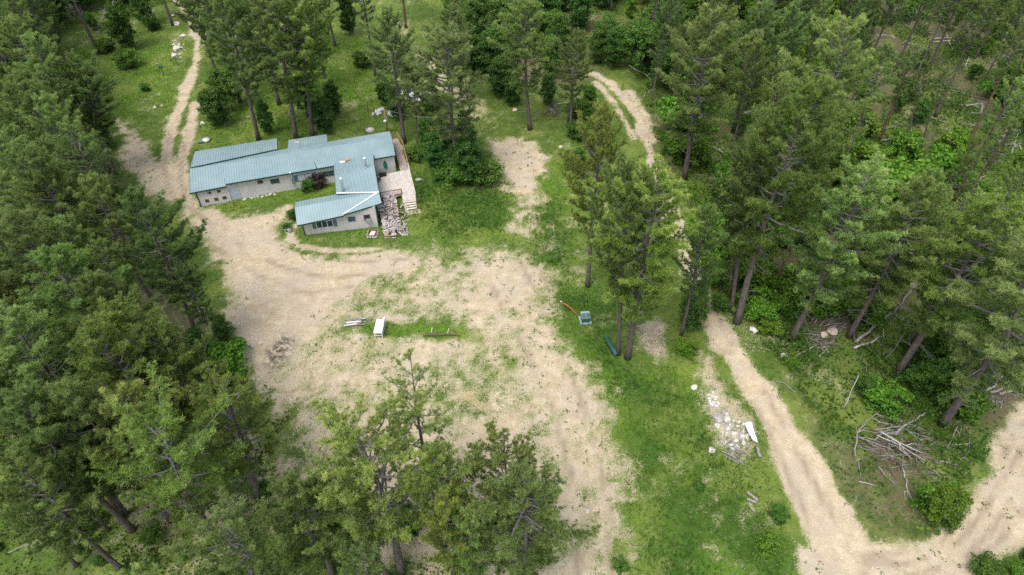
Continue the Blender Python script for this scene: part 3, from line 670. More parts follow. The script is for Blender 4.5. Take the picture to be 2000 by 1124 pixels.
# pines with a trunk foot and/or crown top seen in the photo: (kind, base, top, H, width, label)
PL = [
 ('full', (226,342), (188,120), None, .95, 'dense pine with forked looking foot at the edge of the left forest nearest the driveway'),
 ('full', (214,338), (140,110), None, .9, 'dense pine just behind the left forest edge pine, beside the driveway grass'),
 ('tall', (193,106), None, 20, 1.0, 'bare trunked pine standing alone in the upper left meadow'),
 ('tall', (338,50), None, 19, .9, 'dark trunked pine beside the two-track where it leaves the photo top'),
 ('full', (505,273), (430,-20), 20, 1.0, 'leftmost pine of the cluster directly behind the long green roof'),
 ('full', (578,272), (505,-40), 21, 1.1, 'thick trunked pine behind the gap between the two back roof additions'),
 ('full', (611,265), (590,-20), 20, 1.0, 'pine rising behind the small back addition with the skylight patch'),
 ('full', (545,205), None, 19, 1.0, None), ('full', (470,200), None, 19, 1.05, None), ('full', (640,175), None, 18, 1.0, None), ('full', (425,150), None, 19, .9, None), ('full', (590,120), None, 18, 1.0, None), ('full', (500,110), None, 19, 1.0, None), ('full', (440,60), None, 18, 1.0, None), ('full', (655,90), None, 17, .9, None),
 ('tall', (734,150), None, 18, .8, 'slim trunked pine rising from the lawn strip above the septic lid'),
 ('tall', (793,55), None, 18, .9, 'straight trunked pine at the photo top above the white debris'),
 ('full', (790,280), (752,20), None, 1.12, 'pine with tall grey trunk right beside the yard lamp pole'),
 ('full', (815,287), (800,110), None, .75, 'slim pine just right of the grey trunked pine near the deck railing'),
 ('full', (880,215), (878,10), None, 1.15, 'pine with pale crown at the photo top centre, behind the grey crowned pine'),
 ('full', (899,350), (876,62), None, 1.28, 'large grey green pine growing out of the dark shrubs right of the deck'),
 ('full', (1035,254), (1030,-2), None, 1.15, 'straight red trunked pine above the round bare dirt patch'),
 ('full', (1114,263), (1136,60), None, .95, 'narrow pine with curved trunk left of the upper right track'),
 ('tall', (1109,238), (1125,100), None, .75, 'thin pine close behind the curved trunk pine by the upper track'),
 ('full', (1148,560), (1180,215), None, .8, 'leaning light green pine left of the big clump in the middle of the photo'),
 ('full', (1207,692), (1222,320), None, .72, 'pine standing beside the dark green metal sheet'),
 ('full', (1226,700), (1298,335), None, 1.0, 'largest spreading pine in the middle clump, red trunk foot right of the metal sheet'),
 ('full', (1330,655), (1388,400), None, .72, 'pine between the middle clump and the right hand track'),
 ('tall', (1255,540), (1260,330), None, .7, None),
 ('full', (1337,350), (1396,30), None, 1.1, 'big pine on the bank directly right of the upper track bend'),
 ('full', (1431,259), (1488,10), None, 1.05, 'dark pine with bare foot between the track bend pine and the far right forest'),
 ('full', (1440,630), (1575,175), None, 1.05, 'very large light crowned pine leaning right, foot beside the right track'),
 ('full', (1428,609), (1482,250), 20, .8, 'red trunked pine paired with the very large one beside the right track'),
 ('tall', (1423,584), (1440,330), 16, .7, 'shortest of the three trunks standing together beside the right track'),
 ('full', (1560,420), (1645,25), 23, 1.0, None),
 ('tall', (1643,333), (1735,80), None, .9, 'leaning pine left of the long white fallen log'),
 ('tall', (1717,277), (1790,90), None, .9, 'pine standing at the left end of the long white fallen log'),
 ('tall', (1654,249), (1690,60), None, .7, 'thin dark trunked pine above the fallen log in the upper right forest'),
 ('tall', (1826,228), (1935,10), None, 1.1, 'tall dark trunk in the open upper right woodland, pale logs to its left'),
 ('tall', (1959,210), (2030,20), None, 1.0, 'pine with exposed trunk near the upper right corner'),
 ('tall', (1763,290), (1800,120), None, .7, None), ('tall', (1800,283), (1850,130), None, .7, None),
 ('full', (1545,665), (1690,345), None, 1.15, 'pine whose foot stands beside the branch pile with two pale boulders'),
 ('full', (1657,658), (1803,352), None, 1.05, 'pine rising between the boulder branch pile and the stacked fallen logs'),
 ('full', (1554,544), (1600,330), None, .7, 'slim dark trunked pine above the lime green shrubs'),
 ('full', (1733,598), (1830,330), None, .9, None),
 ('full', (1752,731), (1962,395), None, 1.2, 'light crowned pine with leaning purple trunk in the lower right forest'),
 ('full', (1838,830), (2070,430), None, 1.1, 'pine with bare grey leaning trunk above the big brush pile'),
 ('tall', (1740,50), None, 19, .8, None), ('tall', (1690,35), None, 19, .8, None),
 ('full', (390,672), (248,372), None, .92, 'big dark trunked pine overhanging the left edge of the sandy yard'),
 ('full', None, (100,480), 18, 1.25, 'broad bright green pine in the middle of the left forest'),
 ('full', None, (22,420), 18, 1.1, None), ('full', None, (45,300), 18, 1.0, None), ('full', None, (80,340), 16, 1.0, None),
 ('full', None, (225,610), 17, 1.1, 'olive green pine below the broad bright pine of the left forest'),
 ('full', None, (165,640), 18.5, 1.1, 'yellow green pine at lower left, brightest crown of the left forest'),
 ('full', None, (15,600), 18, 1.1, None), ('full', None, (300,660), 15, 1.0, None),
 ('full', None, (60,60), 18, 1.1, None), ('full', None, (20,150), 18, 1.1, None), ('full', None, (90,190), 17, 1.0, None), ('full', None, (10,30), 18, 1.0, None),
 ('full', None, (350,520), 11, .8, None),
 ('tall', (210,1036), (60,860), None, 1.0, 'pine with diagonal trunk over the bare forest floor at lower left'),
 ('tall', (150,1105), (0,950), None, 1.0, 'lowest trunk at the lower left corner of the photo'),
 ('tall', (245,1005), (90,760), None, 1.0, None), ('tall', (238,1018), (150,800), None, .9, None),
 ('full', None, (40,780), 17, 1.0, None), ('full', None, (140,760), 17, .9, None), ('full', None, (230,760), 16, .9, None), ('full', None, (20,890), 16, .9, None),
 ('full', (430,1060), (295,885), 17, 1.15, 'rounded bright pine at bottom left of centre'),
 ('sparse', (505,970), (430,775), 15, 1.25, 'sparse yellow green pine with visible grey limbs, bottom left of the yard'),
 ('full', None, (560,940), 14.5, 1.1, 'rounded dark green pine at the bottom, left of the leaning twin trunks'),
 ('sparse', (783,1118), (660,715), 17.5, 1.3, 'tall airy pine with crown over the lower yard and leaning trunk'),
 ('sparse', (760,1128), (610,800), 15, 1.0, None),
 ('bare', (858,1000), (806,645), 18, .95, 'nearly bare grey stemmed pine whose tip reaches the white bench'),
 ('full', (1030,1140), (1015,905), 15, 1.3, 'full green pine at the bottom edge beside the sandy path'),
 ('sparse', (1010,1065), (985,835), 15, 1.1, 'airy pine above the bottom edge pines beside the sandy path'),
 ('full', None, (845,895), 15, .85, 'green pine at bottom centre between the airy pines'),
 ('full', None, (865,975), 13, .8, 'small yellowish pine at the bottom centre edge'),
 ('full', None, (920,1010), 12, .8, None),
 ('full', None, (700,1080), 10, .8, None),
 ('full', None, (430,1010), 15, .9, None),
]
FIX = []
for k, b, tp, H, rs, lb in PL:
    o = pine(k, b, tp, H, rs, label=lb); FIX.append((o.location.x, o.location.y))
# the rest of the forest
def fill(pg, n, mind, kinds, Hs, rs=(.85, 1.1), avoid=()):
    pts = PX(*pg); xs_ = [p[0] for p in pts]; ys_ = [p[1] for p in pts]; made = 0; tries = 0
    while made < n and tries < 6000:
        tries += 1; x = prng.uniform(min(xs_), max(xs_)); y = prng.uniform(min(ys_), max(ys_))
        if float(polyd(np.array([x]), np.array([y]), pts)[0]) < 0: continue
        if any(math.hypot(x-a, y-b) < mind for a, b in FIX): continue
        H = prng.uniform(*Hs); q = Q((x, y, H)); g = Q((x, y, 0))
        if q[1] > 1180 or q[0] < -90 or q[0] > 2090 or (g[1] < -30 and q[1] < -60): continue
        if q[1] < -330: continue
        bad = False
        for pg2 in avoid:
            for zz, dx in ((H, 0), (H*.75, 3.2), (H*.75, -3.2), (H*.5, 3), (H*.5, -3)):
                a_, b_ = Q((x+dx, y, zz))
                if float(polyd(np.array([a_]), np.array([b_]), pg2)[0]) > 0: bad = True
        if bad: continue
        k = prng.choice(kinds); vi = prng.randrange(12)
        place(PINES, k, (x, y), H, 'pine_tree', ADJ[k][vi % len(ADJ[k])], 'pine', 'pine tree', 'ponderosa pines around the clearing', prng.uniform(*rs), (prng.gauss(0, .02), prng.gauss(0, .02)), None, vi)
        FIX.append((x, y)); made += 1
    return made
OPEN = [[(205,130),(350,100),(380,200),(700,250),(1140,260),(1230,420),(1130,560),(1180,620),(1370,700),(1600,1150),(1120,1150),(1080,900),(930,800),(820,620),(640,770),(520,760),(430,570),(290,400),(205,290)]]
OPENR = [[(1150,120),(1240,170),(1290,330),(1200,330)], [(1340,560),(1440,690),(1540,700),(1640,760),(1840,640),(1980,740),(2100,780),(1900,1150),(1500,1150)], [(1700,230),(1860,200),(1860,300),(1700,300)], [(1720,60),(1900,60),(1900,130),(1720,130)], [(1560,560),(1700,640),(1600,700),(1500,640)]]
BARE = [[(-30,965),(250,975),(420,1124),(-30,1140)], [(380,850),(560,860),(480,960)]]
n1 = fill([(-260,330),(-60,-60),(80,40),(170,200),(215,340),(240,420),(330,560),(380,700),(330,800),(330,900),(400,1000),(420,1120),(420,1400),(-500,1500)], 68, 3.4, ['full', 'full', 'full', 'tall'], (13.5, 18.5), (.9, 1.15), OPEN+BARE)
n2 = fill([(1290,330),(1400,300),(1450,560),(1520,640),(1700,700),(1960,720),(2250,700),(2300,150),(2200,-60),(1420,-60),(1240,60)], 82, 3.5, ['full', 'tall', 'full', 'tall'], (12, 18), (.6, .88), OPENR)
n3 = fill([(840,-60),(1120,-60),(1250,40),(1160,90),(900,90)], 10, 5, ['full', 'tall'], (14, 18), (.8, 1.0))
n4 = fill([(-40,-60),(420,-60),(330,-10),(200,20),(60,60)], 8, 5, ['full', 'tall'], (14, 18), (.8, 1.0), [[(140,20),(360,20),(360,120),(140,120)]])
print('pines filled', n1, n2, n3, n4)

# broadleaf trees and shrubs
def broad(kind, px, py, H, rs=1.0, label=None, noun=None):
    nm, noun_, cat, adj = {'bush': ('shrub', 'green shrub', 'shrub', 'rounded'), 'limebush': ('shrub', 'lime green shrub', 'shrub', 'bright'), 'sapling': ('broadleaf_tree', 'leafy sapling', 'tree', 'bright'), 'purple': ('shrub', 'purple shrub', 'shrub', 'dark'),
        'leafy': ('broadleaf_tree', 'broadleaf tree', 'tree', 'mid green'), 'dark': ('broadleaf_tree', 'broadleaf tree', 'tree', 'dark green'), 'aspen': ('aspen_tree', 'aspen', 'tree', 'light green')}[kind]
    b = G(px, py); grp = {'shrub': 'shrubs around the clearing', 'tree': 'broadleaf trees in the woods'}[cat]
    return place(BROAD, kind, b, H, nm, adj, noun or noun_, cat, grp, rs, (0, 0), label)
BL = [
 ('bush', 600,372, 1.5, .95, 'light green shrub against the long wall under the window'),
 ('purple', 620,366, 1.75, .9, 'dark purple leaved shrub next to the green shrub by the wall'),
 ('dark', 105,108, 9.0, .8, 'dark rounded broadleaf tree at the left forest edge in the upper left meadow'),
 ('dark', 118,52, 7, .9, None), ('leafy', 60,110, 7, .9, None),
 ('leafy', 252,98, 7.0, .75, 'young leafy tree standing in the upper left meadow'),
 ('bush', 254,130, 2.4, 1.0, 'round dark green bush alone on the upper left lawn'),
 ('bush', 208,104, 2.0, 1.0, 'low bush at the foot of the bare trunked meadow pine'),
 ('bush', 284,178, 1.0, 1.0, 'small low weed clump on the meadow left of the two-track'),
 ('dark', 290,50, 7.5, .8, 'dark tree between the white birch and the two-track at the top'),
 ('bush', 300,60, 2.2, .8, None), ('dark', 240,8, 7, .9, None), ('leafy', 165,20, 7, .9, None), ('leafy', 185,60, 3, .9, None),
 ('dark', 428,243, 5.5, 1.0, 'dark leafy tree beside the driveway left of the house pines'),
 ('leafy', 455,215, 6, 1.0, None), ('dark', 525,262, 4.8, .8, None), ('dark', 640,258, 4.8, 1.0, 'dark leafy tree behind the right end of the back roofs'), ('dark', 655,225, 5, .9, None), ('leafy', 600,225, 5, .8, None),
 ('bush', 712,128, 2.0, 1.1, 'low grey green bush on the lawn strip above the septic lid'),
 ('dark', 684,68, 7, .8, 'dark broadleaf tree standing on the lawn strip at the photo top'),
 ('dark', 780,232, 4.4, .9, None), ('dark', 752,205, 4.5, .8, None), ('dark', 838,300, 5, 1.0, None), ('dark', 862,335, 5, 1.1, 'dark shrubby tree left of the grey crowned pine foot'), ('dark', 925,352, 5.8, 1.0, 'dark shrubby tree right of the grey crowned pine foot'), ('dark', 900,310, 5, 1.0, None), ('leafy', 850,255, 5, .9, None), ('bush', 945,350, 2.4, 1.3, None),
 ('bush', 880,350, 2.4, 1.5, None), ('bush', 815,312, 1.6, 1.3, None),
 ('dark', 955,150, 7.5, 1.1, None), ('dark', 985,100, 7.5, 1.1, None), ('dark', 930,90, 7.5, 1.0, None), ('dark', 975,185, 6, 1.0, None), ('dark', 925,140, 6, 1.0, None), ('leafy', 1010,60, 7, 1.0, None), ('dark', 940,30, 7, 1.1, None), ('dark', 1075,150, 6, 1.0, None), ('dark', 1070,205, 4.5, .9, None), ('leafy', 1000,205, 4, .8, None), ('dark', 1090,110, 6.5, 1.0, None), ('dark', 1060,60, 7, 1.0, None),
 ('dark', 1195,132, 6.5, .8, 'dark tree beside the upper track where it disappears'), ('dark', 1165,125, 6, .8, None), ('bush', 1130,225, 2.4, 1.2, None), ('bush', 1132,268, 1.9, 1.2, None), ('leafy', 1150,215, 3.5, .9, None),
 ('dark', 1128,335, 3.2, 1.0, None), ('leafy', 1112,330, 2.6, 1.0, None),
 ('dark', 1346,640, 4.8, 1.0, 'dark shrubby tree between the middle pine clump and the right track'), ('dark', 1356,610, 4, .9, None), ('limebush', 1338,690, 1.4, .9, 'small lime shrub left of the right track below the dark shrubby tree'),
 ('limebush', 1475,612, 2.4, 1.2, None), ('limebush', 1500,585, 2.8, 1.1, None), ('limebush', 1530,608, 2.2, 1.2, None), ('limebush', 1460,560, 3.0, 1.1, None), ('limebush', 1570,575, 3, 1.1, None), ('limebush', 1600,600, 2.8, 1.1, None), ('limebush', 1635,595, 2.8, 1.1, None), ('limebush', 1680,620, 3.2, 1.1, None), ('leafy', 1690,590, 4.2, 1.0, None), ('limebush', 1500,650, 1.4, 1.0, None),
 ('leafy', 1400,610, 2.2, 1.1, None), ('leafy', 1405,570, 4, .9, None), ('limebush', 1395,540, 3, .9, None),
 ('limebush', 1620,540, 2.6, 1.0, None), ('limebush', 1520,470, 2.8, 1.1, None), ('limebush', 1720,360, 2.8, 1.1, None), ('limebush', 1650,300, 2.6, 1.0, None), ('limebush', 1670,260, 3, 1.0, None), ('limebush', 1700,320, 2.4, 1.2, None), ('leafy', 1760,200, 3.5, 1.0, None), ('leafy', 1790,240, 3.2, 1.0, None),
 ('sapling', 1830,1022, 3.5, .9, 'bright leafy sapling below the big brush pile beside the lower right road'),
 ('limebush', 1812,990, 2.6, .9, None), ('leafy', 1828,742, 5.5, 1.1, 'leafy green thicket tree left of the bare leaning trunk at lower right'), ('limebush', 1868,798, 2.6, 1.1, 'bright shrub at the foot of the bare leaning trunk'), ('leafy', 1790,760, 4, 1.0, None), ('leafy', 1850,700, 4.5, 1.0, None), ('leafy', 1890,760, 3.2, 1.0, None), ('leafy', 1680,770, 2.4, 1.1, None), ('limebush', 1720,790, 2.0, 1.2, None),
 ('limebush', 1545,710, 1.0, 1.2, None),
 ('limebush', 1985,1120, 1.0, 1.1, 'leafy shrub in the bottom right corner of the photo'), ('bush', 2015,1100, 1.0, 1.2, None), ('bush', 1930,1130, 1.4, 1.3, None),
 ('limebush', 1496,1070, 1.1, 1.1, 'yellow green shrub on the grass edge left of the right road near the bottom'), ('bush', 1515,1010, .9, 1.2, None), ('bush', 1210,1112, .9, 1.0, 'small green bush at the bottom edge beside the sandy path'),
 ('bush', 1367,955, .7, 1.0, 'small pale clump in the thick grass left of the right road'),
 ('leafy', 425,705, 2.6, 1.1, None), ('limebush', 450,725, 2.2, 1.2, 'bright shrub at the left forest edge below the sandy yard'), ('leafy', 470,690, 2.0, 1.1, None), ('leafy', 440,660, 2.4, 1.1, None), ('leafy', 400,700, 3.2, 1.1, None), ('leafy', 430,745, 2.6, 1.1, None),
 ('leafy', 230,400, 2.4, 1.2, None), ('leafy', 190,330, 2.8, 1.2, None), ('leafy', 165,350, 2.8, 1.2, None), ('leafy', 150,400, 2.2, 1.2, None), ('leafy', 205,290, 3, 1.1, None), ('leafy', 150,300, 4, 1.1, None), ('leafy', 205,425, 1.8, 1.2, None),
 ('bush', 662,1060, 1.8, 1.2, None), ('bush', 790,1030, 1.6, 1.2, None), ('leafy', 660,1110, 2.0, 1.2, None), ('dark', 800,950, 1.8, 1.0, None),
 ('bush', 560,452, .9, .8, None), ('bush', 575,425, 1.2, .9, 'tall weeds against the left end of the front wing'),
]
for k, a, b, H, rs, lb in BL: broad(k, a, b, H, rs, lb)
def fillb(pg, n, mind, kinds, Hs, avoid=()):
    pts = PX(*pg); xs_ = [p[0] for p in pts]; ys_ = [p[1] for p in pts]; done = []; tries = 0
    while len(done) < n and tries < 5000:
        tries += 1; x = prng.uniform(min(xs_), max(xs_)); y = prng.uniform(min(ys_), max(ys_))
        if float(polyd(np.array([x]), np.array([y]), pts)[0]) < 0 or any(math.hypot(x-a, y-b) < mind for a, b in done): continue
        q = Q((x, y, 1))
        if q[0] < -40 or q[0] > 2040 or q[1] < -60 or q[1] > 1150: continue
        if any(float(polyd(np.array([q[0]]), np.array([q[1]]), pg2)[0]) > 0 for pg2 in avoid): continue
        done.append((x, y)); broad(prng.choice(kinds), q[0], q[1], prng.uniform(*Hs), prng.uniform(.85, 1.2))
fillb([(1190,-50),(1240,150),(1300,200),(1420,190),(1480,60),(1560,-60)], 64, 2.6, ['leafy', 'aspen', 'aspen', 'leafy'], (5, 8))
fillb([(1290,190),(1310,330),(1380,480),(1440,560),(1560,620),(1700,650),(2100,700),(2150,-40),(1450,-60)], 100, 4.2, ['leafy', 'limebush', 'leafy', 'aspen', 'limebush'], (1.8, 4.8), OPENR[2:4])
fillb([(1020,-50),(1200,-50),(1200,110),(1100,140),(1000,40)], 14, 3.5, ['leafy', 'dark'], (5, 7))
fillb([(-100,-50),(330,-50),(300,20),(120,30),(60,130)], 12, 5, ['leafy', 'dark'], (4, 7))
fillb([(-200,900),(350,900),(620,1000),(600,1150),(-200,1150)], 18, 3.5, ['bush', 'leafy'], (.7, 1.4))

# ------------------------------------------------------------------ house
def onwall(px, py, A, B):
    """ray through a picture point meets the vertical wall A-B: (along, height)"""
    a = (px-1000)/FPX; b = (562-py)/FPX; d = Vector((a, C45+b*C45, -C45+b*C45))
    e = Vector((B[0]-A[0], B[1]-A[1], 0)); L = e.length; e /= L; n = Vector((e.y, -e.x, 0))
    t = (Vector((A[0], A[1], 0)).dot(n))/(d.x*n.x+d.y*n.y); p = d*t
    return (p.x-A[0])*e.x+(p.y-A[1])*e.y, CAMH+p.z
class Wall:
    def __init__(s, A, B):
        s.A = Vector((A[0], A[1], 0)); s.B = Vector((B[0], B[1], 0)); s.e = (s.B-s.A).normalized(); s.n = Vector((s.e.y, -s.e.x, 0))   # n points towards the camera
    def pt(s, u, z, out=0.0): p = s.A+s.e*u+s.n*out; return Vector((p.x, p.y, z))
    def box(s, mb, u0, u1, z0, z1, o0, o1):
        q = [s.pt(u0, 0, o0), s.pt(u1, 0, o0), s.pt(u1, 0, o1), s.pt(u0, 0, o1)]
        mb.prism([(p.x, p.y) for p in q], z0, z1); return mb
HB = P0(600, 360)
house = thing('house', (HB.x, HB.y, 0), 'long low pale grey house with blue green metal roofs and a front wing', 'house')
def fitplane(pts):
    A = np.array([[p[0], p[1], 1] for p in pts]); z = np.array([p[2] for p in pts]); c, *_ = np.linalg.lstsq(A, z, rcond=None)
    return [Vector((p[0], p[1], c[0]*p[0]+c[1]*p[1]+c[2])) for p in pts], c
def roof(name, pts, eave_dir, sp=.29, t=.07, mat='teal', trims=()):
    pts, c = fitplane([Vector(p) for p in pts]); mb = MB(); mb.slab(pts, t)
    e = Vector((eave_dir[0], eave_dir[1])).normalized(); v = Vector((-e.y, e.x))
    ab = [(p.x*e.x+p.y*e.y, p.x*v.x+p.y*v.y) for p in pts]; a0 = min(q[0] for q in ab); a1 = max(q[0] for q in ab)
    nrm = Vector((-c[0], -c[1], 1)).normalized(); k = a0+sp*.5; n = len(ab)
    while k < a1:
        bs = []
        for i in range(n):
            (x0, y0), (x1, y1) = ab[i], ab[(i+1) % n]
            if (x0-k)*(x1-k) < 0: bs.append(y0+(y1-y0)*(k-x0)/(x1-x0))
        if len(bs) >= 2:
            b0, b1 = min(bs), max(bs)
            def w(b): x = e.x*k+v.x*b; y = e.y*k+v.y*b; return Vector((x, y, c[0]*x+c[1]*y+c[2]+.012))
            if b1-b0 > .15: mb.beam(w(b0), w(b1), .045, .055, nrm)
        k += sp
    o = mb.build(name, M[mat], house)
    for i, j in trims:
        tm = MB(); a, b = pts[i], pts[j]; dz = Vector((0, 0, -.09)); out = Vector(((b-a).y, -(b-a).x, 0)).normalized()*.02
        ctr = sum(pts, Vector())/len(pts)
        if out.dot((a+b)/2-ctr) < 0: out = -out
        tm.beam(a+dz+out, b+dz+out, .03, .17, (0, 0, 1)); tm.build('fascia', M['trim'], o)
    return pts, o
ridL, ridR = P0(371,330,3.1), P0(764.5,267,3.2)
FE = [P0(441,359.5,2.65), P0(772,303.6,2.7)]
ED = (FE[1]-FE[0]).xy
tL = (FE[0]-ridL).xy.dot((ridR-ridL).xy.normalized()); ridS = ridL+(ridR-ridL).normalized()*(tL-.35)
p_front, _ = roof('roof', [FE[0], FE[1], ridR, ridS], ED, trims=[(0, 1), (1, 2)])
LE = [P0(370,377.5,2.32), P0(441.5,364,2.36)]
p_left, _ = roof('roof', [LE[0], LE[1], ridS+Vector((0,0,.012)), ridL+Vector((0,0,.012))], ED, trims=[(0, 1), (0, 3), (1, 2)])
BE = P0(761,257,2.8); BM = P0(541,294,2.9)
roof('roof', [ridL+Vector((.3,0,0)), ridR, BE, BM], ED, trims=[(1, 2), (2, 3)])
adT = [P0(371.3,329,3.02), P0(541,293,2.86)]; adB = [P0(541,271,2.2), P0(381,296,2.25)]
roof('roof', [adT[0], adT[1], adB[0], adB[1]], ED, trims=[(1, 2), (2, 3), (3, 0)])
sbT = [P0(562,291,2.72), P0(640,277.5,2.72)]; sbB = [P0(638,263,2.2), P0(563.5,274,2.2)]
roof('roof', [sbT[0], sbT[1], sbB[0], sbB[1]], ED, trims=[(1, 2), (2, 3), (3, 0)])
mb = MB(); q = [P0(576,280.5,2.5), P0(585,279.5,2.5), P0(585,277,2.46), P0(576,278,2.46)]; mb.slab([p+Vector((0,0,.06)) for p in q], .05); mb.build('patch', plain('pinkish_patch', (.55,.40,.36)), house)
# middle wing roofs
A1 = [P0(653.5,341,3.30), P0(731,326,3.42), P0(728,300,3.20), P0(670,313,3.08), P0(652.5,324,2.98)]
roof('roof', A1, ED, .4, .08, trims=[(1, 2), (4, 0)])
B1 = [P0(657,380,3.02), P0(740,375.5,3.46), P0(731,325.5,3.42), P0(653.5,341,3.30)]
pB, _ = roof('roof', B1, ED, .4, .08, trims=[(1, 2), (3, 0)])
# front wing roofs
rL, rR = P0(576,406,3.05), P0(740,376,3.48)
ED2 = (P0(671,422,2.45)-P0(580,440,2.3)).xy
pC, _ = roof('roof', [P0(580,440,2.30), P0(671.5,422,2.46), rR, rL], ED2, trims=[(0, 1), (3, 0)])
pD, _ = roof('roof', [P0(670.5,419.5,2.62), P0(745,397,3.12), rR+Vector((0,0,.02))], ED2, trims=[(0, 1), (1, 2)])
pE, _ = roof('roof', [rL, rR, P0(657,380,2.74), P0(577,395,2.62)], ED2, trims=[(3, 0)])
mb = MB(); up = Vector((0, 0, .06))
mb.beam(pB[0]+up, pB[1]+up, .15, .03, (0, 0, 1)); mb.beam(pD[0]+up, rR+up+Vector((0,0,.02)), .15, .03, (0, 0, 1)); mb.build('flashing', M['white'], house)
mb = MB(); mb.beam(adT[0]+Vector((0,0,.05)), adT[1]+Vector((0,0,.05)), .14, .05, (0,0,1)); mb.beam(P0(602,286,2.95), P0(618,328.6,2.76), .07, .06, (0,0,1)); mb.beam(P0(618,328.8,2.7), P0(620,333,1.9), .06, .06); mb.build('seam', M['trim'], house)
mb = MB(); 
for a, b in (((668,317.5),(676,314)), ((676,313),(684,311))): mb.beam(P0(*a, 3.2), P0(*b, 3.2), .35, .06, (0, 0, 1))
mb.build('patch', M['copper'], house)
mb = MB(); mb.ball(P0(669,316.5,3.2), (.35, .2, .08), 3); mb.build('sealant', M['white'], house)
# walls
def wall(name, wl, u0, u1, z1a, z1b=None, th=.14, z0=-.15):
    z1b = z1a if z1b is None else z1b; mb = MB(); q = [wl.pt(u0, 0, 0), wl.pt(u1, 0, 0), wl.pt(u1, 0, -th), wl.pt(u0, 0, -th)]
    mb.prism([(p.x, p.y) for p in q], z0, [z1a, z1b, z1b, z1a])
    u = u0+.1
    while u < u1-.05:
        z1 = z1a+(z1b-z1a)*(u-u0)/(u1-u0)-.02; wl.box(mb, u, u+.035, z0, z1, .0005, .016); u += .30
    return mb.build(name, M['siding'], house)
e1 = ED.normalized(); nin = Vector((-e1.y, e1.x))
def off(p, a, b): return Vector((p.x+e1.x*a+nin.x*b, p.y+e1.y*a+nin.y*b, 0))
WM = Wall(off(FE[0], 0, .38), off(FE[1], -.12, .38)); WML = (WM.B-WM.A).length
wall('wall', WM, .02, WML, 2.58)
WL_ = Wall(off(LE[0], .62, .30), off(LE[1], .0, .22)); WLL = (WL_.B-WL_.A).length
wall('wall', WL_, 0, WLL-.16, 2.22)
bk = [off(BE, -.15, -.3), off(P0(541,294,2.9), 0, -.3)]
ridg = off(ridR, -.2, 0)
WR = Wall(WM.B, bk[0]); mbw = MB(); mbw.prism([(WM.B.x, WM.B.y), (ridg.x, ridg.y), (bk[0].x, bk[0].y), (bk[0].x-.14, bk[0].y), (ridg.x-.14, ridg.y), (WM.B.x-.14, WM.B.y)], -.15, [2.58, 2.98, 2.65, 2.65, 2.98, 2.58]); mbw.build('wall', M['siding'], house)
mbw = MB(); mbw.prism([(bk[0].x, bk[0].y), (bk[0].x, bk[0].y-.14), (bk[1].x, bk[1].y-.14), (bk[1].x, bk[1].y)], -.15, 2.6); mbw.build('wall', M['siding'], house)
LB = off(adB[1], .55, -.5); LBr = off(adB[0], -.3, -.3)
mbw = MB(); mbw.prism([(WL_.A.x, WL_.A.y), (LB.x, LB.y), (LB.x+.14, LB.y), (WL_.A.x+.14, WL_.A.y)], -.15, [2.22, 2.1, 2.1, 2.22]); mbw.prism([(LB.x+.14, LB.y), (LB.x+.14, LB.y-.14), (LBr.x, LBr.y-.14), (LBr.x, LBr.y)], -.15, 2.05); mbw.prism([(LBr.x, LBr.y), (LBr.x, LBr.y-3.2), (LBr.x-.14, LBr.y-3.2), (LBr.x-.14, LBr.y-.14)], -.15, 2.04); mbw.build('wall', M['siding'], house)
s1 = off(sbB[1], .2, -.2); s2 = off(sbB[0], -.2, -.2); mbw = MB(); mbw.prism([(s1.x, s1.y), (s2.x, s2.y), (s2.x+.3, s2.y-1.2), (s1.x+.3, s1.y-1.2)], -.15, 2.08); mbw.build('wall', M['siding'], house)
# recess return beside the door
mbw = MB(); a_ = WL_.pt(WLL-.16, 0, 0); b_ = WM.pt(.02, 0, -.1); mbw.prism([(a_.x, a_.y), (a_.x+.14, a_.y+.03), (b_.x+.14, b_.y), (b_.x, b_.y)], -.15, 2.3); mbw.build('wall', M['siding'], house)
# front wing walls
F1 = P0(597,459.5); F2 = P0(739.5,443)
WF = Wall(F1, F2); WFL = (WF.B-WF.A).length; us, _z = onwall(673, 420, F1, F2)
wall('wall', WF, 0, us, 2.20, 2.34); wall('wall', WF, us, WFL, 2.52, 2.98)
nf2 = Vector((-WF.e.y, WF.e.x, 0)); dep = 3.4
BL_ = F1+nf2*2.6+WF.e*(-.15); BR_ = F2+nf2*5.6+WF.e*(-.7)
mbw = MB(); mbw.prism([(F1.x, F1.y+.14), (BL_.x, BL_.y), (BL_.x+.14, BL_.y), (F1.x+.14, F1.y+.14)], -.15, [2.2, 2.5, 2.5, 2.2]); mbw.prism([(F2.x-.14, F2.y+.14), (F2.x, F2.y+.14), (BR_.x, BR_.y), (BR_.x-.14, BR_.y)], -.15, [2.95, 2.95, 3.2, 3.2])
ml = P0(659, 380, 2.6); mbw.prism([(BL_.x+.14, BL_.y), (BL_.x+.14, BL_.y-.14), (ml.x, ml.y-.3), (ml.x, ml.y-.16)], -.15, 2.48); mbw.build('wall', M['siding'], house)
m0 = P0(655.5, 327, 2.8); m1 = P0(658.5, 379, 2.9)
mbw = MB(); mbw.prism([(m0.x+.35, m0.y+.4), (m1.x+.35, m1.y-.3), (m1.x+.5, m1.y-.3), (m0.x+.5, m0.y+.4)], -.15, 2.85)
r0_ = P0(727, 306, 3.1); r1_ = P0(737, 372, 3.3); mbw.prism([(r0_.x-.35, r0_.y-.6), (r1_.x-.35, r1_.y), (r1_.x-.21, r1_.y), (r0_.x-.21, r0_.y-.6)], -.15, 2.95); mbw.build('wall', M['siding'], house)
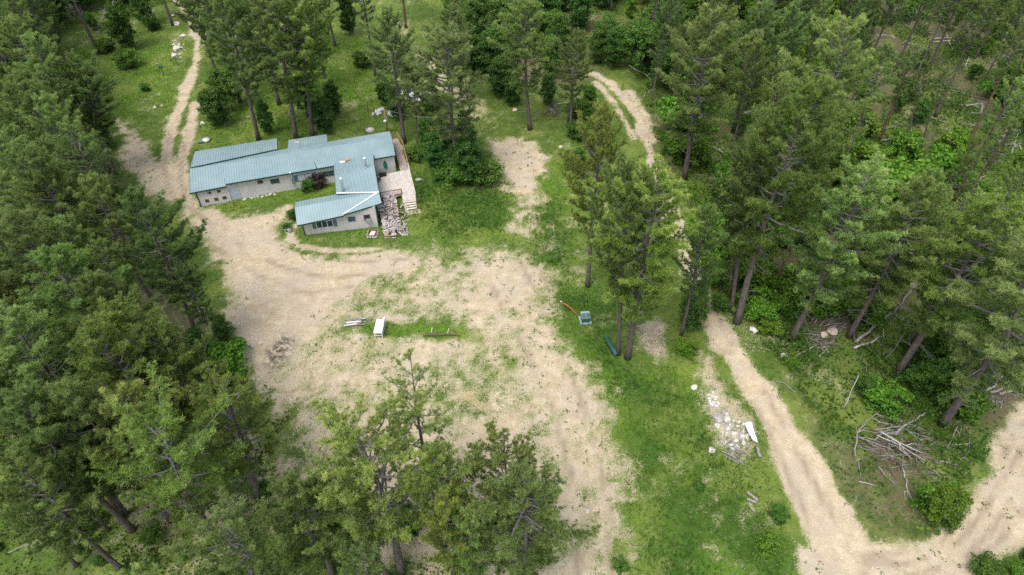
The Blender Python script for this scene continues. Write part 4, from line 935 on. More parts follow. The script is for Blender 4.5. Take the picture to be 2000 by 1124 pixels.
for wl_, u_, z_ in ((WF, WFL+.04, 2.95), (WF, -.05, 2.15), (WL_, -.04, 2.18)): mb = MB(); mb.beam(wl_.pt(u_, -.1, .04), wl_.pt(u_, z_, .04), .11, .11); mb.build('corner_trim', M['trim'], house)

def window(wl, c, w, h, panes, frame='white', glass='glass', shutters=None, bars=0, u=None, z=None):
    if c is not None: u, z = onwall(c[0], c[1], wl.A, wl.B)
    fr = MB(); t = .05
    wl.box(fr, u-w/2, u+w/2, z-h/2-t, z-h/2, .017, .06); wl.box(fr, u-w/2, u+w/2, z+h/2, z+h/2+t, .017, .06)
    wl.box(fr, u-w/2-t, u-w/2, z-h/2-t, z+h/2+t, .017, .062); wl.box(fr, u+w/2, u+w/2+t, z-h/2-t, z+h/2+t, .017, .062)
    for k in range(1, panes): wl.box(fr, u-w/2+w*k/panes-.03, u-w/2+w*k/panes+.03, z-h/2, z+h/2, .017, .055)
    for k in range(bars): wl.box(fr, u-w/2, u+w/2, z-h/2+h*(k+1)/(bars+1)-.025, z-h/2+h*(k+1)/(bars+1)+.025, .020, .054)
    f = fr.build('window', M[frame], house)
    for k in range(panes):
        pn = MB(); wl.box(pn, u-w/2+w*k/panes+.03, u-w/2+w*(k+1)/panes-.03, z-h/2+.001, z+h/2-.001, .005, .03); pn.build('pane', M[glass if isinstance(glass, str) else glass[k]], f)
    for s in (shutters or ()):
        sh = MB(); uu = u+s*(w/2+t+.22); wl.box(sh, uu-.19, uu+.19, z-h/2-t, z+h/2+t, .017, .05)
        for q in range(8): wl.box(sh, uu-.15, uu+.15, z-h/2+h*q/8, z-h/2+h*q/8+.05, .051, .066)
        sh.build('shutter', M['shutter'], house)
window(WM, (508,355.5), .55, .36, 1, 'brownpanel', 'brownpanel')
window(WM, (537,354), .95, .55, 1, 'shutter', 'glass', bars=1)
window(WM, (596,346), 1.7, .80, 2, 'shutter', 'blind', shutters=(-1, 1))
window(WM, (641,339.5), 1.3, .62, 2, 'shutter', 'glass', shutters=(-1,), bars=1)
window(WF, (634,438), 1.75, .85, 3, 'white', 'glass', shutters=(-1, 1))
window(WF, (687,428), .72, .55, 1, 'shutter', 'glass', bars=2)
window(WF, (717,425), .62, .70, 1, 'brownpanel', 'dark')
u, z = onwall(719, 428, WF.A, WF.B); mb = MB(); WF.box(mb, u-.27, u+.27, z-.28, z+.12, .062, .42)
for q in range(6): WF.box(mb, u-.24, u+.24, z-.24+q*.055, z-.215+q*.055, .421, .432)
mb.build('cooler', M['galv'], house)
# three high pane pairs and low vents of the left porch
for a, b in ((389,379.5), (397,377.5)): pass
for cx, cy, gl in ((396.5,378.5,('palepane','palepane')), (413.5,376,('glass','palepane')), (432,373,('brownpanel','palepane'))):
    window(WL_, (cx, cy), 1.05, .42, 2, 'siding', gl)
for cx, cy in ((404.5,392.5), (422.5,389.5), (438.5,386.5)):
    u, z = onwall(cx, cy, WL_.A, WL_.B); z = max(.32, z); mb = MB(); WL_.box(mb, u-.22, u+.22, z-.2, z+.2, .005, .03)
    for q in range(4): WL_.box(mb, u-.22, u+.22, z-.2+q*.1, z-.17+q*.1, .031, .045)
    mb.build('vent', M['brownpanel'], house)
u, z = onwall(458, 376, WM.A, WM.B); dr = MB(); WM.box(dr, u-.46, u+.46, .05, 1.95, .017, .07); dr2 = MB(); WM.box(dr2, u-.56, u-.47, 0, 2.08, .017, .09); WM.box(dr2, u+.47, u+.56, 0, 2.08, .017, .09); WM.box(dr2, u-.47, u+.47, 1.96, 2.08, .017, .09)
dd = dr.build('door', M['door'], house); dr2.build('door_frame', M['siding'], dd); mb = MB(); mb.ball(WM.pt(u+.36, .95, .10), .04, 1, 0); mb.build('handle', M['galv'], dd)
# stove pipes
def stovepipe(foot, top, r=.11, capm='white', parent=house):
    f = Vector(foot); t_ = Vector(top); mb = MB(); mb.tube([f, f.lerp(t_, .5), t_], r, 10); mb.tube([f, f+Vector((0,0,.06))], [r*1.9, r*1.3], 10); o = mb.build('stovepipe', M['galv'], parent)
    c = MB(); c.tube([t_+Vector((0,0,.02)), t_+Vector((0,0,.12)), t_+Vector((0,0,.20))], [r*1.5, r*1.5, r*.3], 10); c.build('cap', M[capm], o)
p = P0(715,326.5,3.44); stovepipe(p, p+Vector((0, 0, 1.15)))
p = P0(671,375,3.1); stovepipe(p, p+Vector((0, 0, 1.75)), .12)
u, z = onwall(575, 365.5, WM.A, WM.B); stovepipe(WM.pt(u, .9, .28), WM.pt(u, 2.55, .28), .09)
mb = MB(); mb.beam(WM.pt(u, .9, .0), WM.pt(u, .9, .30), .12, .12); mb.build('pipe_elbow', M['galv'], house)
# green plastic sled on the right hand wall
u, z = onwall(752.5, 323, WM.A, WM.B); sl = MB(); vs = []; N = 14
for k in range(N):
    a = 2*math.pi*k/N; vs.append((u+.23*math.cos(a), z+.55*math.sin(a)*(1 if math.sin(a) < 0 else 1.15)))
out = [WM.pt(a, b, .12) for a, b in vs]; inn = [WM.pt(u+(a-u)*.8, z+(b-z)*.86, .05) for a, b in vs]; bck = [WM.pt(a, b, .03) for a, b in vs]
sl.add(out+inn+bck+[WM.pt(u, z, .05)], [(k, (k+1) % N, N+(k+1) % N, N+k) for k in range(N)]+[(2*N+k, 2*N+(k+1) % N, (k+1) % N, k) for k in range(N)]+[(3*N, N+k, N+(k+1) % N) for k in range(N)])
tag(sl.build('sled', M['kayak']), 'oval green plastic sled hanging on the wall above the deck', 'sled')

# ------------------------------------------------------------------ deck
DZ = .66
dk = thing('deck', (P0(770,360).x, P0(770,360).y, 0), 'weathered plank deck with walkway, railing and steps at the right end of the house', 'deck')
def planks(mb, pts, along, sp=.15, z=DZ):
    a = Vector(along).normalized(); v = Vector((-a.y, a.x)); ab = [(p[0]*v.x+p[1]*v.y, p[0]*a.x+p[1]*a.y) for p in pts]
    k = min(q[0] for q in ab)+sp/2; k1 = max(q[0] for q in ab); n = len(ab); rr = random.Random(4)
    while k < k1:
        bs = []
        for i in range(n):
            (x0, y0), (x1, y1) = ab[i], ab[(i+1) % n]
            if (x0-k)*(x1-k) < 0: bs.append(y0+(y1-y0)*(k-x0)/(x1-x0))
        if len(bs) >= 2:
            b0, b1 = min(bs), max(bs); p = Vector((v.x*k+a.x*b0, v.y*k+a.y*b0, z-.02+rr.uniform(0, .004))); q = Vector((v.x*k+a.x*b1, v.y*k+a.y*b1, p.z)); mb.beam(p, q, sp-.018, .04, (0, 0, 1))
        k += sp
main = [P0(737,344,DZ), P0(778,336,DZ), P0(796,332,DZ), P0(811,396,DZ), P0(788,391,DZ), P0(784,380,DZ), P0(743,387,DZ)]
main = [P0(737,344,DZ), P0(797.5,331,DZ), P0(812,389,DZ), P0(787,393,DZ), P0(785,379.5,DZ), P0(743,387,DZ)]
ad = (P0(812,389,DZ)-P0(797.5,331,DZ)).xy
mb = MB(); planks(mb, main, ad); mb.build('floor_boards', M['deck'], dk)
walkp = [P0(765,272,DZ), P0(776,270,DZ), P0(787,288,DZ), P0(797,330.5,DZ), P0(782,333.5,DZ), P0(773,300,DZ)]
mb = MB(); planks(mb, walkp, ad, .14); mb.build('walkway', plain('shaded_boards', (.40,.33,.29), .9, .2), dk)
mb = MB()
for p in (main[0], main[1], main[2], main[3], main[5], walkp[0], walkp[2], P0(785,379.5,DZ)): mb.beam(Vector((p.x, p.y, -.3)), Vector((p.x, p.y, DZ-.04)), .12, .12)
for i in range(5): mb.beam(main[i]-Vector((0,0,.12)), main[i+1]-Vector((0,0,.12)), .04, .18, (0,0,1))
mb.build('frame', M['palerail'], dk)
def railing(pts, h, m, ps=1.3, rails=(1.0, .55), balus=False, name='railing'):
    mb = MB(); top = []
    for i in range(len(pts)-1):
        a, b = Vector(pts[i]), Vector(pts[i+1]); L = (b-a).length; n = max(1, round(L/ps))
        for k in range(n+(1 if i == len(pts)-2 else 0)):
            p = a.lerp(b, k/n); mb.beam(p, p+Vector((0, 0, h)), .09, .09)
        for r in rails: mb.beam(a+Vector((0,0,h*r+.03)), b+Vector((0,0,h*r+.03)), .09 if r == 1 else .05, .05, (0,0,1))
        if balus:
            n = int(L/.14)
            for k in range(n): p = a.lerp(b, (k+.5)/n); mb.beam(p+Vector((0,0,.05)), p+Vector((0,0,h)), .03, .03)
    return mb.build(name, M[m], dk)
def dz_(p, q): return P0(p, q, DZ)
railing([dz_(767,273), dz_(775,270.5), dz_(787.5,288), dz_(797.5,329)], .95, 'rail')
railing([dz_(798,331), dz_(812.5,390)], .9, 'palerail', 1.6, (1.0,))
railing([dz_(744,388), dz_(785,380.5)], .8, 'timber', 2.2, (1.0, .12), True)
# steps
sA, sB = P0(789,391,DZ), P0(809.5,388,DZ); dn = (sA-P0(785,379.5,DZ)).normalized(); sd2 = (sB-sA); sl_ = sd2.normalized(); dn = Vector((sl_.y, -sl_.x, 0))
for k in range(4):
    z = DZ-.03-(k+1)*.135; o_ = dn*(.05+.29*k+.14); st = MB(); st.beam(sA+o_+Vector((0,0,z-DZ)), sB+o_+Vector((0,0,z-DZ)), .27, .045, (0,0,1)); st.build('step', M['palerail'], dk)
mb = MB()
for e_ in (sA-sl_*.05, sB+sl_*.05): mb.beam(e_+Vector((0,0,-.12)), e_+dn*1.28+Vector((0,0,-DZ+.02)), .05, .26, (0,0,1))
mb.build('stringer', M['palerail'], dk)
for i in range(4):
    for j in range(2):
        c = sA+sl_*(.22+i*.42)+dn*(1.55+j*.38); mb = MB(); mb.box((c.x, c.y, .03), (.37, .33, .06), math.atan2(sl_.y, sl_.x))
        tag(mb.build('paver', M['brick']), 'square tan paver on the grass below the deck steps', 'paver', 'pavers below the deck steps')
mb = MB(); p = P0(747.5,344.5,DZ); mb.box((p.x, p.y, DZ+.22), (.85, .35, .36), math.atan2(ED.y, ED.x)); mb.box((p.x, p.y, DZ+.42), (.9, .4, .04), math.atan2(ED.y, ED.x)); tag(mb.build('storage_box', M['dark']), 'long dark box on the deck against the house wall', 'box')
p = P0(741,353,DZ); pt_ = thing('flower_pot', (p.x, p.y, DZ), 'brown pot with dry plant on the deck beside the middle wing', 'pot')
mb = MB(); mb.tube([(p.x, p.y, DZ), (p.x, p.y, DZ+.35)], [.15, .22], 12); mb.build('pot', M['timber'], pt_); mb = MB()
for k in range(14): a = k*.9; mb.tube([(p.x, p.y, DZ+.3), (p.x+.2*math.cos(a), p.y+.2*math.sin(a), DZ+.6)], [.012, .006], 3)
mb.build('plant', M['brownwood'], pt_)
for px, py, r in ((740.5,362,.12), (742,368,.1)):
    p = P0(px, py, DZ); mb = MB(); mb.ball((p.x, p.y, DZ+r*.8), r, int(px), .2); tag(mb.build('stone', M['white_stone']), 'pale stone at the deck edge by the middle wing, %s of two' % ('upper' if py < 365 else 'lower'), 'stone')

# ------------------------------------------------------------------ firewood beside the deck
orng = random.Random(5)
def logmesh(name, L, r, seed, split=True, mat='firewood', n=7):
    mb = MB(); rr = random.Random(seed); vs = []; prof = []
    for k in range(n):
        a = 2*math.pi*k/n; q = r*rr.uniform(.8, 1.15)
        if split and math.sin(a) < -.1: q *= .35
        prof.append((q*math.cos(a), q*math.sin(a)+(.25*r if split else 0)))
    for e in (-1, -.3, .4, 1):
        j = [rr.uniform(.93, 1.07) for _ in prof]
        vs += [(e*L/2+rr.uniform(-.01, .01), p[0]*j[i], p[1]*j[i]) for i, p in enumerate(prof)]
    fs = [(i*n+k, i*n+(k+1) % n, (i+1)*n+(k+1) % n, (i+1)*n+k) for i in range(3) for k in range(n)]+[tuple(range(n-1, -1, -1)), tuple(3*n+k for k in range(n))]
    mb.add(vs, fs); me = bpy.data.meshes.new(name); me.from_pydata(mb.v, [], mb.f); me.materials.append(M[mat]); return me
LOGS = [logmesh('firewood_log', orng.uniform(.46, .64), orng.uniform(.07, .12), 100+i) for i in range(10)]
def put(me, name, loc, rot, label, cat, group, sc=1.0):
    o = bpy.data.objects.new(name, me); o.location = loc; o.rotation_euler = rot; o.scale = (sc,)*3 if isinstance(sc, (int, float)) else sc
    link(o); return tag(o, label, cat, group)
# two stacked rows running away from the camera, then a tumbled heap between and to the right
def row(pa, pb, hA, hB, lab, wid=.44, perlayer=.235):
    a, b = P0(*pa), P0(*pb); d = (b-a); L = d.length; d.normalize(); yaw = math.atan2(d.y, d.x)+math.pi/2; cnt = 0
    h = 0; z = .07
    layers = int(max(hA, hB)/.17)
    for j in range(layers):
        z = .09+j*.17; n = int(L/perlayer)
        for k in range(n):
            s = (k+.5+.5*(j % 2))/n
            if s > 1: continue
            hh = hA+(hB-hA)*s
            if z > hh+orng.uniform(-.1, .1): continue
            if j < int(hh/.17)-2 and 0 < k < n-1: continue   # inner logs nothing can see
            p = a+d*(L*s)
            put(orng.choice(LOGS), 'firewood_log', (p.x+orng.gauss(0, .03), p.y+orng.gauss(0, .03), z), (orng.uniform(0, 6.28), orng.gauss(0, .14), yaw+orng.gauss(0, .45)), lab, 'firewood', 'stacked firewood beside the deck', orng.uniform(.9, 1.15)); cnt += 1
    return cnt
c1 = row((757,466), (744,402), .55, 1.0, 'split log in the left, brown and grey row of the stacked firewood')
c2 = row((770,466), (757,396), .5, 1.05, 'grey split log in the middle row of the stacked firewood')
c3 = row((781,455), (769,392), .45, 1.0, 'grey split log in the right row of the stacked firewood')
heapc = 0
for k in range(62):
    t = orng.random(); px = 750+22*orng.random()+8*t; py = 390+66*t
    h = 1.12-.5*t; p = P0(px, py, 0); 
    put(orng.choice(LOGS), 'firewood_log', (p.x, p.y, h+orng.uniform(-.05, .12)), (orng.uniform(0, 6.28), orng.gauss(0, .4), orng.uniform(0, 3.14)), 'pale split log tumbled over the top of the stacked firewood', 'firewood', 'loose firewood on the stack', (orng.uniform(.7, 1.6), .7, .7))
for k in range(30):
    px = orng.uniform(783, 797); py = orng.uniform(405, 462); p = P0(px, py); 
    put(orng.choice(LOGS), 'firewood_log', (p.x, p.y, .08+orng.random()*.45*(1-(px-783)/16)), (orng.uniform(0, 6.28), orng.gauss(0, .4), orng.uniform(0, 3.14)), 'thin split log spilled on the grass right of the firewood stack', 'firewood', 'firewood spilled beside the stack', (orng.uniform(.8, 1.5), .6, .6))
print('logs', c1, c2, c3)

# sticks, poles, fallen trunks
def stick(pts, r0, r1, mat, label, cat='branch', group=None, name='branch', forks=0, seed=0):
    rr = random.Random(seed); mb = MB(); pts = [Vector(p) for p in pts]; path = []
    for i in range(len(pts)-1):
        for q in range(3): path.append(pts[i].lerp(pts[i+1], q/3)+Vector((rr.gauss(0, 1), rr.gauss(0, 1), rr.gauss(0, .5)))*min(.06, r0*.6))
    path.append(pts[-1]); n = len(path)
    mb.tube(path, [r0+(r1-r0)*k/(n-1) for k in range(n)], 6, jit=.15)
    for f in range(forks):
        k = rr.randrange(n//3, n-1); d = (path[k+1]-path[k]).normalized(); a = Vector((rr.gauss(0, .6), rr.gauss(0, .6), abs(rr.gauss(0, .25)))); L = rr.uniform(.35, 1.1)
        mb.tube([path[k], path[k]+(d+a)*L*.5, path[k]+(d*1.2+a*.7)*L], [r1*1.2+.01, r1+.006, .006], 4, cap=False)
    return tag(mb.build(name, M[mat]), label, cat, group)
def gp(px, py, dz): return G(px, py, dz)
# big brush pile (centre 1755,870)
def pile(poly, n, zmax, rl, rr_, mats, label, group, seed, main_ang=None):
    rr = random.Random(seed); pts = PX(*poly); xs_ = [p[0] for p in pts]; ys_ = [p[1] for p in pts]; k = 0
    while k < n:
        x = rr.uniform(min(xs_), max(xs_)); y = rr.uniform(min(ys_), max(ys_)); dd = float(polyd(np.array([x]), np.array([y]), pts)[0])
        if dd < 0: continue
        a = rr.uniform(0, math.pi) if main_ang is None or rr.random() < .35 else main_ang+rr.gauss(0, .35)
        L = rr.uniform(*rl); r = rr.uniform(*rr_); z = tz(x, y)+.08+min(1, dd/1.3)*zmax*rr.random(); up = rr.gauss(0, .10)
        d = Vector((math.cos(a), math.sin(a), up)); c = Vector((x, y, z)); p0, p1 = c-d*L/2, c+d*L/2
        for q in (p0, p1): q.z = max(q.z, tz(q.x, q.y)+r)
        mid = p0.lerp(p1, .5)+Vector((rr.gauss(0, .06*L), rr.gauss(0, .06*L), rr.uniform(0, .05*L)))
        stick([p0, mid, p1], r, r*.45, rr.choice(mats), label, 'branch', group, forks=rr.choice((0, 1, 2, 3)), seed=seed*100+k); k += 1
pile([(1690,835),(1760,820),(1815,860),(1830,895),(1800,925),(1740,925),(1690,885)], 74, 1.3, (1.2, 3.6), (.02, .055), ['deadwood', 'deadwood', 'brownwood', 'twig'], 'dead branch heaped in the big brush pile at lower right', 'branches of the big brush pile', 3, -.25)
pile([(1725,870),(1790,865),(1800,915),(1740,920)], 30, .7, (.6, 1.8), (.03, .09), ['brownwood', 'brownwood', 'deadwood'], 'short brown stick in the middle of the big brush pile', 'brown wood in the big brush pile', 4)
def S_(pts, r, mat, lab, z=.12, r1=None, name='branch', cat='branch', forks=0, group=None):
    P_ = [gp(p[0], p[1], p[2] if len(p) > 2 else z) for p in pts]; return stick(P_, r, r*.5 if r1 is None else r1, mat, lab, cat, group, name, forks, int(pts[0][0]*7+pts[0][1]))
S_([(1670,890,.5),(1673,850,1.1),(1678,840,1.3),(1700,815,1.0),(1718,804,.8)], .06, 'deadwood', 'grey forked branch curving up at the left end of the big brush pile', forks=4)
S_([(1750,848,.8),(1788,818,1.0),(1808,805,1.2)], .11, 'deadwood', 'thick grey log leaning out of the top of the big brush pile')
S_([(1718,842,1.3),(1755,865,1.2),(1800,885,1.0)], .07, 'birch', 'long white branch across the top of the big brush pile', forks=5)
S_([(1712,850,1.1),(1760,872,1.1),(1792,892,.9)], .05, 'birch', 'white branch just below the longest white branch on the brush pile', forks=4)
S_([(1822,900,.2),(1850,905,.2),(1875,910,.15)], .14, 'deadwood', 'pale log lying on the grass right of the big brush pile')
S_([(1880,815,.6),(1868,838,.7),(1850,875,.5)], .06, 'deadwood', 'grey branch right of the brush pile pointing to the pine foot', forks=4)
S_([(1908,862,.5),(1880,868,.5),(1850,872,.4)], .05, 'birch', 'white branch lying level right of the brush pile', forks=4)
S_([(1895,850,.4),(1892,880,.3),(1880,900,.2)], .04, 'deadwood', 'thin grey branch at the far right of the brush pile', forks=3)
S_([(1677,899,.2),(1682,940,.2)], .05, 'deadwood', 'short upright pale stick below the left end of the brush pile')
S_([(1677,940,.15),(1700,946,.15),(1724,953,.15)], .05, 'birch', 'white stick lying level below the brush pile')
S_([(1717,912,.3),(1730,930,.2),(1748,945,.2)], .055, 'deadwood', 'pale branch sticking out of the front of the brush pile')
S_([(1763,915,.4),(1770,940,.3),(1773,960,.2),(1782,978,.15)], .05, 'birch', 'crooked white branch hanging down in front of the brush pile', forks=2)
S_([(1808,908,.3),(1833,928,.2)], .06, 'deadwood', 'pale stub at the lower right of the brush pile')
S_([(1678,733,2.2),(1662,765,1.2),(1647,798,.3)], .04, 'birch', 'thin bleached dead sapling leaning above the brush pile', forks=2)
S_([(1515,745,.1),(1530,748,.2),(1547,760,.1)], .04, 'deadwood', 'small curved dead branch on the grass right of the road', forks=2)
# branch pile with boulders
pile([(1590,605),(1640,600),(1672,625),(1665,650),(1600,640)], 34, .8, (1.2, 3.4), (.03, .08), ['deadwood', 'brownwood', 'deadwood', 'twig'], 'dead branch in the small pile beside the two pale boulders', 'branches of the small pile', 8, .5)
pile([(1565,655),(1605,650),(1625,680),(1590,690)], 20, .4, (.9, 2.6), (.03, .06), ['deadwood', 'brownwood', 'twig'], 'dead branch scattered left of the pale boulders', 'branches left of the boulders', 9, .4)
S_([(1672,668,.4),(1705,640,.6),(1740,612,.9)], .17, 'deadwood', 'long thick fallen log leaning up toward the right woods')
S_([(1668,680,.3),(1700,668,.4),(1722,657,.4)], .13, 'birch', 'white log lying below the long thick fallen log')
S_([(1700,655,.3),(1690,668,.3),(1675,675,.3)], .08, 'brownwood', 'brown log between the white log and the long thick log')
S_([(1687,675,.25),(1700,683,.2),(1714,692,.2)], .10, 'brownwood', 'dark brown log at the right end of the fallen log stack')
S_([(1715,690,.3),(1722,668,.5)], .07, 'deadwood', 'short grey log crossing the right end of the fallen log stack')
S_([(1726,696,.2),(1727,670,.8),(1725,640,1.6)], .03, 'birch', 'thin upright white stick right of the fallen logs')
S_([(1727,704,.2),(1748,680,.5),(1767,650,1.0)], .04, 'birch', 'slender curved white branch right of the fallen logs')
S_([(1541,704,.3),(1568,688,.25),(1595,674,.3)], .07, 'birch', 'pale pole lying from the round white stone to the branches')
S_([(1541,704,.4),(1539,683,.3)], .05, 'birch', 'short pale pole upright beside the round white stone')
S_([(1600,697,.2),(1620,676,.3)], .04, 'birch', 'small white stick on the grass below the pale boulders')
S_([(1508,627,.2),(1528,640,.2),(1545,650,.2)], .06, 'twig', 'grey pole on the ground right of the paired roadside pines', forks=1)
S_([(1568,620,.3),(1592,600,.7)], .08, 'deadwood', 'pale split pole at the foot of the pine by the branch pile')
S_([(1784,558,.8),(1762,592,.7),(1745,612,.6)], .12, 'deadwood', 'broken pale snag behind the long thick fallen log', forks=3)
# right edge log pile
S_([(1915,772,.3),(1940,755,.5),(1958,735,.9)], .10, 'birch', 'white log propped at the left of the right edge log pile')
S_([(1930,765,.4),(1970,757,.4),(2020,748,.4)], .11, 'deadwood', 'uppermost pale log of the right edge log pile')
S_([(1950,768,.3),(1985,762,.3),(2030,756,.3)], .12, 'deadwood', 'lowest pale log of the right edge log pile')
S_([(1960,758,.7),(1990,752,.8),(1985,720,1.4)], .05, 'birch', 'forked white branch on top of the right edge log pile', forks=3)
pile([(1925,765),(1990,760),(1990,785),(1930,790)], 16, .3, (.5, 1.4), (.02, .04), ['deadwood', 'birch', 'brownwood'], 'small stick among the logs at the right edge of the photo', 'sticks of the right edge log pile', 12)
# fallen wood in the upper right woodland
UR = [([(1718,275),(1745,272),(1780,271)], .13, 'birch', 'long white fallen log in the upper right woodland'),
 ([(1672,290),(1690,280),(1698,277)], .10, 'deadwood', 'grey log left of the long white fallen log'), ([(1675,300),(1690,292),(1702,284)], .08, 'deadwood', 'grey log just below the log left of the long white one'),
 ([(1700,262),(1735,250),(1768,240)], .07, 'deadwood', 'slanting thin log above the long white fallen log'),
 ([(1823,76),(1845,75),(1862,74)], .12, 'birch', 'upper white log in the high right clearing'), ([(1825,82),(1850,80),(1870,80)], .10, 'birch', 'lower white log in the high right clearing'),
 ([(1850,70),(1855,85),(1860,97)], .08, 'birch', 'white branch hooked beside the logs of the high right clearing'), ([(1770,80),(1776,85),(1790,88)], .09, 'birch', 'small white log left of the high right clearing'),
 ([(1772,130),(1800,133),(1825,131)], .08, 'deadwood', 'thin pale log in the clearing below the high logs'), ([(1790,120),(1805,127),(1822,133)], .06, 'birch', 'white branch crossing the thin pale log'),
 ([(1965,256),(1985,255),(2010,252)], .14, 'birch', 'white log at the right edge below the exposed pine trunk'), ([(1950,280),(1962,262),(1985,245)], .10, 'deadwood', 'grey log slanting at the right edge tangle'), ([(1950,300),(1970,290),(1990,285)], .07, 'birch', 'white branch at the foot of the right edge tangle'), ([(1975,300),(1985,270),(1995,245)], .06, 'birch', 'upright white branch in the right edge tangle'), ([(1968,215),(1973,228),(1978,240)], .07, 'birch', 'short white branch above the right edge tangle'),
 ([(1970,42),(1990,33),(2010,22)], .10, 'birch', 'pale log at the upper right corner'), ([(1740,0),(1732,20),(1728,35)], .12, 'brownwood', 'brown snag near the top of the upper right woodland'), ([(1838,30),(1850,22),(1860,18)], .08, 'birch', 'white stick near the top right in the brown soil'), ([(1865,15),(1870,5),(1878,-2)], .07, 'birch', 'white stick at the top edge in the brown soil'), ([(1905,170),(1930,160),(1950,158)], .06, 'deadwood', 'thin grey log left of the exposed right pine'),
 ([(1228,128),(1245,138),(1262,146),(1270,155)], .06, 'birch', 'long bleached branch on the bank right of the upper track'), ([(1297,112),(1286,122),(1276,135),(1274,148)], .07, 'birch', 'crooked white snag on the bank above the bleached branch'), ([(1270,125),(1285,121),(1292,111)], .05, 'birch', 'white twig joining the crooked snag'), ([(1262,178),(1258,188),(1252,195)], .06, 'deadwood', 'grey root at the foot of the bank beside the upper track'),
 ([(1090,203),(1110,200),(1128,201)], .06, 'birch', 'pale pole in the shrubs behind the curved trunk pine'), ([(1127,188),(1135,193)], .08, 'birch', 'short pale stick beside the curved trunk pine'), ([(1066,208),(1085,222)], .06, 'deadwood', 'grey branch on the brushwood heap by the red trunked pine'),
 ([(1525,270),(1540,268),(1550,268)], .10, 'deadwood', 'short grey log deep in the upper right woods'), ([(1620,330),(1650,310)], .07, 'deadwood', 'grey pole beside the leaning pine foot'), ([(1885,130),(1895,105)], .06, 'birch', 'thin white stick by the tall dark trunk'), ([(1535,440),(1540,480)], .07, 'deadwood', 'pale snag among the middle right woods'),
 ([(120,464),(142,458)], .09, 'birch', 'lone pale log in the left forest opening'), ([(236,1118),(247,1088)], .12, 'birch', 'lone white log on the grass at the bottom left edge'), ([(15,1080),(40,1068),(60,1062)], .05, 'deadwood', 'forked grey branch on the ground at the lower left corner')]
for pts, r, mt, lb in UR:
    z0 = 1.0 if pts[0][0] > 1220 and pts[0][0] < 1300 else .25
    S_(pts, r, mt, lb, z=z0, name='fallen_log' if r >= .08 else 'branch', cat='log' if r >= .08 else 'branch', forks=2 if r < .08 else 0)
pile([(1060,205),(1085,205),(1095,228),(1072,232)], 18, .6, (.8, 2.0), (.03, .06), ['deadwood', 'brownwood', 'twig'], 'stick in the brushwood heap between the two pines above the dirt patch', 'sticks of the upper brushwood heap', 15)
pile([(1300,120),(1500,60),(1990,-10),(2050,330),(1990,560),(1700,560),(1460,420),(1340,300)], 80, .35, (1.5, 4.8), (.035, .085), ['deadwood', 'deadwood', 'birch', 'twig'], 'bleached pole or branch lying loose on the floor of the right woods', 'loose fallen branches of the right woods', 31)
pile([(1600,690),(1700,690),(1800,800),(1690,830),(1560,760)], 10, .15, (.8, 2.4), (.02, .045), ['deadwood', 'twig'], 'thin dead branch lying between the brush pile and the small branch pile', 'loose branches above the brush pile', 32)
pile([(1850,210),(1990,190),(2030,330),(1930,320)], 22, .6, (1.5, 4.0), (.04, .08), ['birch', 'deadwood'], 'bleached branch in the tangle near the upper right edge', 'tangle at the upper right edge', 33)
# standing dead white saplings, upper left
def snag(px, py, H, tx, label, r=.10, forks=8, mat='birch', ty=None):
    b = G(px, py); T = P0(tx, ty if ty is not None else -10, H); d = Vector((T.x-b.x, T.y-b.y, H)); d = d.normalized()*H
    rr = random.Random(px); mb = MB(); path = [b+d*k/6-Vector((0, 0, .1 if k == 0 else 0)) for k in range(7)]
    o = thing('dead_tree', tuple(b), label, 'dead tree'); mb.tube(path, [r*(1-.13*k) for k in range(7)], 7, jit=.1); mb.build('trunk', M[mat], o)
    if forks:
        mb = MB()
        for f in range(forks):
            k = rr.randrange(1, 6); a = Vector((rr.gauss(0, .8), rr.gauss(0, .8), rr.uniform(.2, 1.2))).normalized(); L = rr.uniform(.8, 2.2); p = path[k]
            mb.tube([p, p+a*L*.5+Vector((rr.gauss(0,.1), 0, 0)), p+a*L], [r*.4, r*.25, .01], 4, cap=False); q = p+a*L*.5; mb.tube([q, q+Vector((rr.gauss(0, .5), rr.gauss(0, .5), .5))], [.02, .008], 3, cap=False)
        mb.build('limbs', M[mat], o)
    return o
snag(305, 46, 8, 285, 'slanting white birch stem beside the two-track at the top', .11, 3)
snag(213, 42, 4.5, 200, 'bleached many limbed dead tree at the top left', .10, 16, ty=2)
snag(222, 28, 6, 215, 'thin bleached stem right of the many limbed dead tree', .06, 5)
for k in range(5):
    px, py = [(1775,60),(1885,52),(1730,40),(1650,110),(1700,40)][k]; snag(px, py, 4+k, px+16, ['bleached snag in the high right clearing left of its logs','bleached snag at the right of the high clearing','brown snag at the top between the leaning trunks','grey dead sapling in the upper right woods','grey dead stem beside the brown snag at the top'][k], .07, 7, ['birch','birch','brownwood','twig','twig'][k], ty=py-45)

